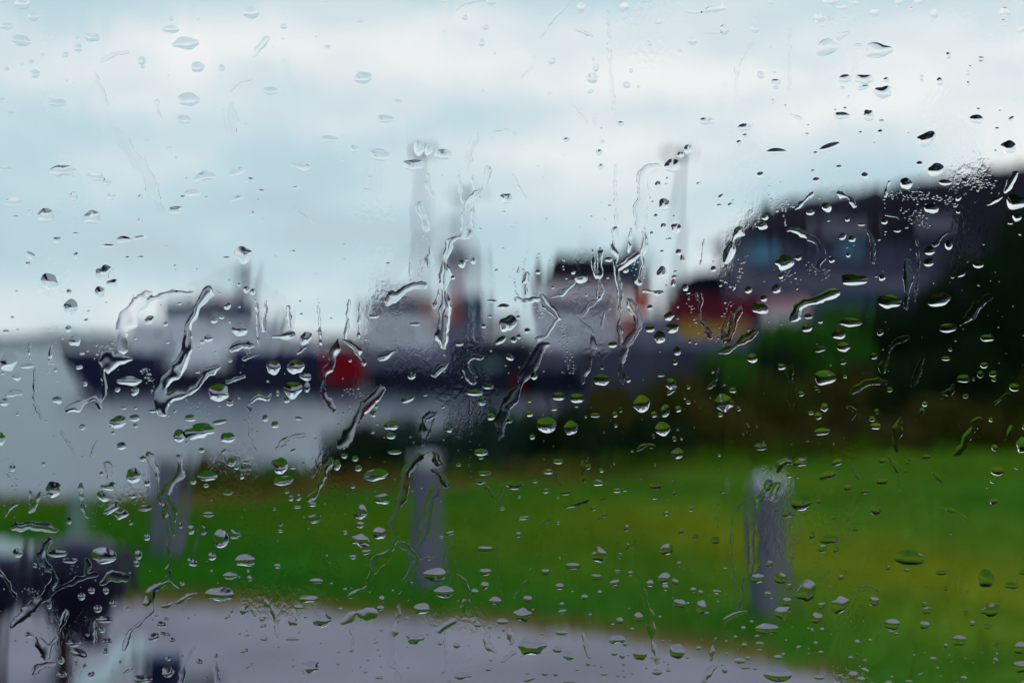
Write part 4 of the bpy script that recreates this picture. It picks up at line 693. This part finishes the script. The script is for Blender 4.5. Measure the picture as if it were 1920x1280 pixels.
# ------------------------------------------------------------------ rain on the pane
PX = PD/F                         # one photo pixel, in metres, on the pane
K = 1/2.977
GAP = 0.00002
def W2(x, y): return ((x-960)*PX, EYE-(y-640)*PX)
def drop_geo(w_, h_, tilt, seed, coarse=False, flat=1.0):
    """solid cap of water: irregular outline, belly hanging a little low. local coords in metres (x, out, z)"""
    r_ = np.random.default_rng(seed)
    size = (w_+h_)/2
    if coarse: nr, ns = (4, 12) if size > 5 else (3, 9)
    else: nr, ns = (11, 40) if size > 26 else (9, 30) if size > 16 else (7, 22)
    th = np.linspace(0, 2*np.pi, ns, endpoint=False)
    irr = (min(1.0, size/30)*0.8+.12)*r_.choice([.6, 1.0, 1.5])
    out_ = np.ones(ns)
    for k in range(2, 7):
        out_ += irr*r_.normal(0, .20/k**1.15)*np.cos(k*th+r_.uniform(0, 6.28))
    # corners pulled out at the lower side, flat brim where the drop hangs
    if size > 14:
        for _ in range(2): 
            a = -np.pi/2+r_.normal(0, .9); out_ += .18*irr*r_.uniform(-.3, 1)*np.exp(-((np.angle(np.exp(1j*(th-a))))/.32)**2)
    rho = np.linspace(0, 1, nr+1)[1:]; rho = np.sin(rho*np.pi/2)**.9
    rho[-1] = 1
    cx, sx = np.cos(th), np.sin(th)
    pert = 1+np.outer(rho**2, out_-1)
    X = rho[:, None]*pert*cx*w_/2; Z = rho[:, None]*pert*sx*h_/2
    Hs = min(w_, h_)/2
    e = .93+r_.uniform(-.08, .12)
    kk = r_.uniform(.18, .26) if size > 20 else r_.uniform(.15, .28)
    Y = kk*Hs*np.power(np.clip(1-rho**2, 0, 1), e)[:, None]*(1-.46*np.outer(rho, sx))*(1+.10*np.outer(rho**2, np.cos(2*th+r_.uniform(0, 6)))*irr)
    Y = Y*flat; top = kk*Hs*flat
    ct, st = math.cos(math.radians(tilt)), math.sin(math.radians(tilt))
    def rot(a, b): return a*ct+b*st, -a*st+b*ct      # tilt is clockwise in the picture
    V = [(0, top, 0)]
    Xr, Zr = rot(X, Z)
    V += list(zip(Xr.ravel(), Y.ravel(), Zr.ravel()))
    Fc = [(0, 1+(i+1) % ns, 1+i) for i in range(ns)]
    for j in range(nr-1):
        b = 1+j*ns
        for i in range(ns):
            i2 = (i+1) % ns; Fc.append((b+i, b+i2, b+ns+i2, b+ns+i))
    n = len(V); rim = 1+(nr-1)*ns
    V += [(V[rim+i][0], 0, V[rim+i][2]) for i in range(ns)]
    Fc.append(tuple(n+i for i in range(ns)))      # flat base, facing the glass
    V = np.array(V, float); V *= PX; V[:, 1] += GAP
    return V, Fc
def stream_geo(strokes, seed):
    """a running streak: membrane height over the union of its strokes. returns verts (x,out,z) absolute, faces"""
    r_ = np.random.default_rng(seed)
    allp = [(p, w_, hf) for w_, hf, pts in strokes for p in pts]
    xs = [p[0] for p, _, _ in allp]; ys = [p[1] for p, _, _ in allp]; wm = max(w_ for _, w_, _ in allp)
    step = max(.75, min(w_ for _, w_, _ in allp)/11)
    x0, x1, y0, y1 = min(xs)-wm, max(xs)+wm, min(ys)-wm, max(ys)+wm
    nx_, ny_ = int((x1-x0)/step)+2, int((y1-y0)/step)+2
    gx_, gy_ = np.meshgrid(x0+np.arange(nx_)*step, y0+np.arange(ny_)*step)
    def vnoise(cell, s):
        mx_, my_ = int((x1-x0)/cell)+3, int((y1-y0)/cell)+3
        g = r_.normal(0, 1, (my_, mx_)); fx, fy = (gx_-x0)/cell, (gy_-y0)/cell
        ix, iy = fx.astype(int), fy.astype(int); tx, ty = sstep(fx-ix), sstep(fy-iy)
        return s*((g[iy, ix]*(1-tx)+g[iy, ix+1]*tx)*(1-ty)+(g[iy+1, ix]*(1-tx)+g[iy+1, ix+1]*tx)*ty)
    WS = 1.18; sd = np.full(gx_.shape, 1e9); num = np.zeros(gx_.shape); den = np.zeros(gx_.shape)+1e-12
    wx = gx_+vnoise(wm*1.1, wm*.16)+vnoise(wm*.4, wm*.05); wy = gy_+vnoise(wm*1.1, wm*.16)+vnoise(wm*.4, wm*.05)
    for w_, hf, pts in strokes:
        # resample as a smooth curve with uneven width
        pts = np.array(pts, float); 
        seg = [pts[0]]
        for a, b in zip(pts[:-1], pts[1:]): 
            m = max(2, int(np.hypot(*(b-a))/(w_*.5)))
            for t in np.linspace(0, 1, m+1)[1:]: seg.append(a+(b-a)*t)
        seg = np.array(seg)
        for _ in range(3): seg[1:-1] = (seg[:-2]+2*seg[1:-1]+seg[2:])/4
        rr = WS*w_/2*(1+.36*np.interp(np.arange(len(seg)), np.arange(0, len(seg)+3, 3), r_.normal(0, 1, len(np.arange(0, len(seg)+3, 3)))))
        rr = np.clip(rr, w_*.24, w_*.85); tp = np.minimum(1, (np.arange(len(seg))+1.2)/2.6)*np.minimum(1, (len(seg)-np.arange(len(seg))+.2)/2.6); rr = rr*(.55+.45*tp)
        for (a, b, ra, rb) in zip(seg[:-1], seg[1:], rr[:-1], rr[1:]):
            d_ = b-a; l2 = max(1e-6, d_@d_); t = np.clip(((wx-a[0])*d_[0]+(wy-a[1])*d_[1])/l2, 0, 1)
            dist = np.hypot(wx-a[0]-t*d_[0], wy-a[1]-t*d_[1])-(ra+(rb-ra)*t)
            sd = np.minimum(sd, dist)
            e_ = np.exp(-np.clip(dist+w_/2, 0, 60)/(w_*.35)); kh = (.23 if (hf >= 1 and w_ > 13 and 430 < pts[0][1] < 860) else (.115 if pts[0][1] < 900 else .085)*hf); num += e_*kh*(w_/2)**(1-1.76); den += e_
    ins = sd < 0
    ins[0] = ins[-1] = False; ins[:, 0] = ins[:, -1] = False
    h = np.zeros(sd.shape); w0 = strokes[0][0]; hf0 = strokes[0][1]
    load = np.where(ins, 1.0, 0)*(1+.35*vnoise(wm*.9, 1.0))
    for _ in range(int(90+8*(wm/step)*1.2)):
        h[1:-1, 1:-1] = np.where(ins[1:-1, 1:-1], (h[:-2, 1:-1]+h[2:, 1:-1]+h[1:-1, :-2]+h[1:-1, 2:]+np.clip(load[1:-1, 1:-1], .2, 3))/4, 0)
    h = np.clip(h, 0, None)*2*step*step
    r0 = wm/2
    hz_ = num/den*np.power(h, .88)
    # snap the outside ring on the shoreline
    need = np.zeros(ins.shape, bool); q = ins[:-1, :-1] | ins[1:, :-1] | ins[:-1, 1:] | ins[1:, 1:]
    need[:-1, :-1] |= q; need[1:, :-1] |= q; need[:-1, 1:] |= q; need[1:, 1:] |= q
    gyy, gxx = np.gradient(sd, step); gl = np.maximum(1e-3, np.hypot(gxx, gyy)); mv = np.clip(sd, 0, step*1.5)
    PXx = np.where(ins, gx_, gx_-gxx/gl*mv); PYy = np.where(ins, gy_, gy_-gyy/gl*mv)
    idx = -np.ones(ins.shape, int); idx[need] = np.arange(need.sum())
    jy, jx = np.nonzero(q)
    # picture rows grow downward, so this order faces outward (+Y)
    top = np.stack([idx[jy, jx], idx[jy, jx+1], idx[jy+1, jx+1], idx[jy+1, jx]], -1)
    vx = (PXx[need]-960)*PX; vz = EYE-(PYy[need]-640)*PX; vy = hz_[need]*PX
    n = len(vx)
    V = np.concatenate([np.stack([vx, vy+GAP, vz], -1), np.stack([vx, np.full(n, GAP), vz], -1)])
    Fq = np.concatenate([top, top[:, ::-1]+n])
    return V, Fq

REG = [  # what lies behind each part of the pane: (x0,y0,x1,y1, words)
 (0, 0, 260, 140, 'on the grey sky in the top left corner'), (260, 0, 640, 140, 'on the top edge sky, left of centre'),
 (0, 140, 330, 330, 'on the sky high at the left edge'), (330, 140, 640, 330, 'on the white cloud left of the masts'),
 (640, 0, 1000, 230, 'on the white cloud above the left mast'), (1000, 0, 1290, 230, 'on the sky above the right mast'),
 (1290, 0, 1600, 130, 'at the top edge right of the masts'), (1600, 0, 1920, 130, 'in the top right corner sky'),
 (1290, 130, 1600, 260, 'on the bright cloud above the house gable'), (1600, 130, 1920, 260, 'on the sky high above the tree'),
 (640, 230, 830, 430, 'beside the head of the left mast'), (830, 230, 1200, 430, 'on the sky between the two masts'),
 (1200, 230, 1340, 500, 'around the right mast'), (1340, 260, 1600, 400, 'on the sky just above the house roof'),
 (1600, 260, 1800, 375, 'on the sky above the roof ridge'), (1800, 260, 1920, 375, 'on the sky beside the tree top'),
 (0, 330, 330, 480, 'on the cyan sky at the left'), (330, 330, 640, 480, 'on the sky above the left ship mast'),
 (0, 480, 240, 640, 'on the low sky left of the ships'), (240, 480, 440, 680, 'on the left ship cabin'), (440, 430, 640, 600, 'beside the left ship mast'),
 (440, 600, 600, 760, 'on the stern of the left ship'), (0, 640, 240, 780, 'on the bow of the left ship'), (240, 680, 440, 780, 'on the hull of the left ship'),
 (600, 430, 800, 770, 'on the red boat and middle ship'), (800, 430, 920, 770, 'on the grey funnel and deck'), (920, 430, 1010, 770, 'between middle ship and ferry'),
 (1010, 430, 1150, 770, 'on the ferry'), (1150, 430, 1280, 640, 'at the ferry stern and teal funnel'), (1150, 640, 1300, 770, 'on bushes below the ferry stern'),
 (1280, 500, 1440, 700, 'on the maroon kiosk'), (1340, 375, 1600, 560, 'on the house wall, left part'), (1600, 375, 1780, 560, 'on the house wall, right part'),
 (1780, 375, 1920, 560, 'on the tall tree crown'), (1440, 560, 1640, 700, 'on the green bushes under the house'), (1640, 560, 1920, 700, 'on the dark bank under the tree'),
 (1280, 700, 1480, 860, 'on the dark bank above the right post'), (1480, 700, 1700, 860, 'on the brown bank, middle'), (1700, 700, 1920, 860, 'on the brown bank by the right edge'),
 (0, 780, 240, 930, 'on the grey water at the left edge'), (240, 760, 440, 850, 'on the water above the left post'), (440, 760, 640, 850, 'on the water below the red boat'),
 (640, 770, 900, 910, 'on the shrubs behind the middle post'), (900, 770, 1280, 910, 'on the dark shrubs right of the middle post'),
 (240, 850, 440, 1060, 'around the left post'), (440, 850, 640, 1000, 'on the lawn top between left and middle posts'), (640, 910, 860, 1100, 'around the middle post'),
 (860, 910, 1100, 1020, 'on the far lawn right of the middle post'), (1100, 910, 1340, 1020, 'on the far lawn left of the right post'),
 (1340, 860, 1500, 1020, 'around the top of the right post'), (1500, 860, 1720, 1020, 'on the yellow lawn right of the right post'), (1720, 860, 1920, 1020, 'on the yellow lawn by the right edge'),
 (0, 930, 240, 1060, 'above the dark viewer'), (0, 1060, 240, 1170, 'on the dark viewer head'), (0, 1170, 130, 1280, 'left of the rusty post'), (130, 1170, 290, 1280, 'on the pale bench'),
 (240, 1060, 440, 1150, 'on the lawn edge below the left post'), (440, 1000, 640, 1140, 'on the near lawn right of the left post'), (290, 1150, 460, 1280, 'on the path beside the bench'),
 (460, 1140, 640, 1280, 'on the path, left part'), (640, 1100, 860, 1200, 'on the lawn edge below the middle post'), (640, 1200, 900, 1280, 'on the path below the middle post'),
 (860, 1020, 1100, 1130, 'on the near lawn right of the middle post'), (1100, 1020, 1340, 1150, 'on the near lawn left of the right post'),
 (860, 1130, 1060, 1280, 'on the path at bottom centre'), (1060, 1130, 1340, 1280, 'on the path end right of centre'),
 (1340, 1020, 1500, 1150, 'around the foot of the right post'), (1500, 1020, 1720, 1150, 'on the near lawn right of the right post'), (1720, 1020, 1920, 1150, 'on the near lawn by the right edge'),
 (1340, 1150, 1560, 1280, 'on the lawn tip below the right post'), (1560, 1150, 1740, 1280, 'on the bottom lawn edge, right'), (1740, 1150, 1920, 1280, 'in the bottom right corner')]
def region(x, y):
    for a, b, c, d_, s in REG:
        if a <= x < c and b <= y < d_: return s
    return min(REG, key=lambda r: (max(r[0]-x, 0, x-r[2]))**2+(max(r[1]-y, 0, y-r[3]))**2)[4]
ORD = ['leftmost', 'second from left', 'third from left', 'fourth from left', 'fifth from left', 'sixth from left', 'seventh from left', 'eighth from left', 'ninth from left', 'tenth from left']
def make_labels(items, noun):
    """items: (x, y, words) -> one unlike label each"""
    lab = [None]*len(items); g = {}
    for k, (x, y, wd) in enumerate(items): g.setdefault((wd, region(x, y)), []).append(k)
    for (wd, rg), ks in g.items():
        if len(ks) == 1: lab[ks[0]] = f'{wd} {noun} {rg}'; continue
        if len(ks) == 2:
            a, b = sorted(ks, key=lambda q: items[q][1])
            if items[b][1]-items[a][1] > 14:
                lab[a] = f'upper {wd} {noun} {rg}'; lab[b] = f'lower {wd} {noun} {rg}'; continue
        ks = sorted(ks, key=lambda q: items[q][0])
        for n, q in enumerate(ks):
            o_ = 'rightmost' if n == len(ks)-1 else ORD[min(n, 9)]
            lab[q] = f'{wd} {noun} {rg}, {o_}'
    return lab

drops = []; streams = []
for (tx, ty), (ds, ss) in TILES.items():
    for t in ds.split('|'):
        q = [float(v) for v in t.split()]
        drops.append((tx+q[0]*K, ty+q[1]*K, q[2]*K, q[3]*K, q[4] if len(q) > 4 else 0))
    for t in ss.split('|'):
        st = []
        for u_ in t.split(';'):
            hd, pts = u_.split(':'); w_, hf = [float(v) for v in hd.split()]
            st.append((w_*K, hf, [(tx+float(p.split()[0])*K, ty+float(p.split()[1])*K) for p in pts.split(',')]))
        streams.append(st)
def samp(st):
    P = []
    for w_, hf, pts in st:
        for a, b in zip(pts[:-1], pts[1:]):
            m = max(2, int(math.hypot(b[0]-a[0], b[1]-a[1])/2))
            for i in range(m+1): P.append((a[0]+(b[0]-a[0])*i/m, a[1]+(b[1]-a[1])*i/m, w_*.62))
    return np.array(P)
# trickles that touch run together into one
grp = [[s] for s in streams]; sm_ = [samp(s) for s in streams]
changed = True; items_ = [(list(s), p) for s, p in zip(streams, sm_)]
while changed:
    changed = False
    for i in range(len(items_)):
        for j in range(i+1, len(items_)):
            A, B_ = items_[i][1], items_[j][1]
            if A[:, 0].min()-20 > B_[:, 0].max() or B_[:, 0].min()-20 > A[:, 0].max() or A[:, 1].min()-20 > B_[:, 1].max() or B_[:, 1].min()-20 > A[:, 1].max(): continue
            dd_ = np.hypot(A[:, None, 0]-B_[None, :, 0], A[:, None, 1]-B_[None, :, 1])-A[:, None, 2]-B_[None, :, 2]
            if dd_.min() < .5:
                items_[i] = (items_[i][0]+items_[j][0], np.concatenate([A, B_])); items_.pop(j); changed = True; break
        if changed: break
streams = [s for s, p in items_]
ALLP = np.concatenate([p for s, p in items_])
drops.sort(key=lambda q: -q[2]*q[3])
kept = []
def fit(x, y, w_, h_, tl, smin=.5):
    """shrink or drop a bead of water that would run into its neighbours"""
    def ext(dx, dy, ww, hh, t):
        l = math.hypot(dx, dy)+1e-6; c_, s_ = math.cos(math.radians(t)), math.sin(math.radians(t)); ux, uy = (dx*c_+dy*s_)/l, (-dx*s_+dy*c_)/l
        return 1/math.sqrt((ux/(ww/2))**2+(uy/(hh/2))**2)
    ds_ = np.hypot(ALLP[:, 0]-x, ALLP[:, 1]-y); q = np.argmin(ds_-ALLP[:, 2])
    k_ = (ds_[q]-ALLP[q, 2])/ext(ALLP[q, 0]-x, ALLP[q, 1]-y, w_, h_, tl)
    if KC:
        arr = KC
        for (X_, Y_, W_, H_, T_) in arr:
            dx, dy = X_-x, Y_-y
            if abs(dx) > (W_+w_)*.75+2 or abs(dy) > (H_+h_)*.75+W_*.3+2: continue
            l = math.hypot(dx, dy); k_ = min(k_, (l-ext(dx, dy, W_, H_, T_)*1.04)/ext(dx, dy, w_, h_, tl))
    if k_ >= 1.02: return (x, y, w_, h_, tl)
    if k_ < smin: return None
    k_ *= .97; return (x, y, w_*k_, h_*k_, tl)
KC = []
for dq in drops:
    f_ = fit(*dq, smin=.42)
    if f_: KC.append(f_)
drops = sorted(KC, key=lambda q: -q[2]*q[3])
NBIG = 296
big = []
for k, (x, y, w_, h_, tl) in enumerate(drops[:NBIG]):
    sz = 'large' if w_*h_ > 1050 else 'medium' if w_*h_ > 480 else 'small'
    ar = w_/h_
    shp = ('slanting' if abs(tl) >= 10 else 'tall' if ar < .85 else 'roundish' if ar < 1.25 else 'wide' if ar < 1.9 else 'flat')
    big.append((x, y, f'{sz} {shp}'))
labs = make_labels(big, 'raindrop')
for k, ((x, y, w_, h_, tl), lb) in enumerate(zip(drops[:NBIG], labs)):
    V, Fc = drop_geo(w_, h_, tl, 100+k)
    me = bpy.data.meshes.new('raindrop'); me.from_pydata(V.tolist(), [], Fc)
    sm = [True]*len(Fc); sm[-1] = False; me.polygons.foreach_set('use_smooth', sm); me.update()
    me.materials.append(M['rain'])
    o = bpy.data.objects.new('raindrop', me); C.objects.link(o)
    a, b = W2(x, y); o.location = (a, PD, b); tag(o, lb, 'raindrop', 'raindrops on the window pane')
# the rest, and the fine spray, as one mass
V_ = []; F_ = []; k0 = 0; bases = []
def push(x, y, w_, h_, tl, seed, coarse, flat=1.0):
    global k0
    V, Fc = drop_geo(w_, h_, tl, seed, coarse, flat); a, b = W2(x, y)
    V[:, 0] += a; V[:, 1] += PD; V[:, 2] += b
    V_.append(V); F_.extend([tuple(i+k0 for i in f) for f in Fc]); bases.append(len(F_)-1); k0 += len(V)
for k, (x, y, w_, h_, tl) in enumerate(drops[NBIG:]): push(x, y, w_, h_, tl, 900+k, False)
sr = np.random.default_rng(3)
for (xa, ya, xb, yb, spd, cnt) in SPRAY:
    for _ in range(int(cnt*.75)):
        t = sr.uniform(); x = xa+(xb-xa)*t+sr.normal(0, spd*.45); y = ya+(yb-ya)*t+sr.normal(0, spd*.45 if abs(yb-ya) < 30 else 1)
        s = sr.uniform(1.4, 4.0); f_ = fit(x, y, s*sr.uniform(.9, 1.8), s, 0, .5)
        if f_: KC.append(f_); push(*f_, int(sr.integers(1e6)), True, .6)
def outline_density(x, y): return 0.35+0.65*sstep((y-250)/500)*(.6+.4*sstep((x-100)/900))
n_ = 0
while n_ < 900:
    x, y = sr.uniform(-60, 1980), sr.uniform(-40, 1320)
    if sr.uniform() < outline_density(x, y):
        s = float(np.clip(sr.lognormal(.95, .45), 1.4, 8)); f_ = fit(x, y, s*sr.uniform(.9, 1.6), s, sr.uniform(-20, 20), .5); n_ += 1
        if f_: KC.append(f_); push(*f_, int(sr.integers(1e6)), s < 6, .85)
# the pane goes on past the picture, and so does the rain
n_ = 0
while n_ < 420:
    x, y = sr.uniform(-1400, 3300), sr.uniform(-700, 2000)
    if -30 < x < 1950 and -30 < y < 1310: continue
    s = float(np.clip(sr.lognormal(2.6, .5), 5, 42)); push(x, y, s*sr.uniform(.9, 1.7), s, sr.uniform(-20, 20), int(sr.integers(1e6)), s < 14); n_ += 1
me = bpy.data.meshes.new('rain_spray'); me.from_pydata(np.concatenate(V_).tolist(), [], F_)
sm = np.ones(len(F_), bool); sm[bases] = False; me.polygons.foreach_set('use_smooth', sm); me.update(); me.materials.append(M['rain'])
o = bpy.data.objects.new('rain_spray', me); C.objects.link(o); tag(o, 'fine spray of tiny droplets all over the window pane', 'raindrops', kind='stuff')
# running streaks
it = []
for st in streams:
    pts = [p for s in st for p in s[2]]; w_ = st[0][0]
    x = sum(p[0] for p in pts)/len(pts); y = sum(p[1] for p in pts)/len(pts)
    dx = max(p[0] for p in pts)-min(p[0] for p in pts); dy = max(p[1] for p in pts)-min(p[1] for p in pts)
    ln = 'long' if dx+dy > 110 else 'short'
    wd = 'thin' if w_ < 6.5 else 'broad' if w_ > 11 else 'narrow'
    shp = 'branched' if len(st) > 1 else 'upright' if dy > 3*dx else 'level' if dx > 3*dy else 'slanting'
    it.append((x, y, f'{ln} {wd} {shp}'))
labs = make_labels(it, 'trickle')
for k, (st, lb) in enumerate(zip(streams, labs)):
    V, Fq = stream_geo(st, 4000+k)
    c = V.mean(0); V = V-np.array([c[0], 0, c[2]])
    me = npmesh('water_trickle', V, Fq, M['rain'])
    n2 = len(Fq)//2
    o = bpy.data.objects.new('water_trickle', me); C.objects.link(o); o.location = (c[0], PD, c[2])
    tag(o, lb, 'trickle', 'trickles of rain on the window pane')
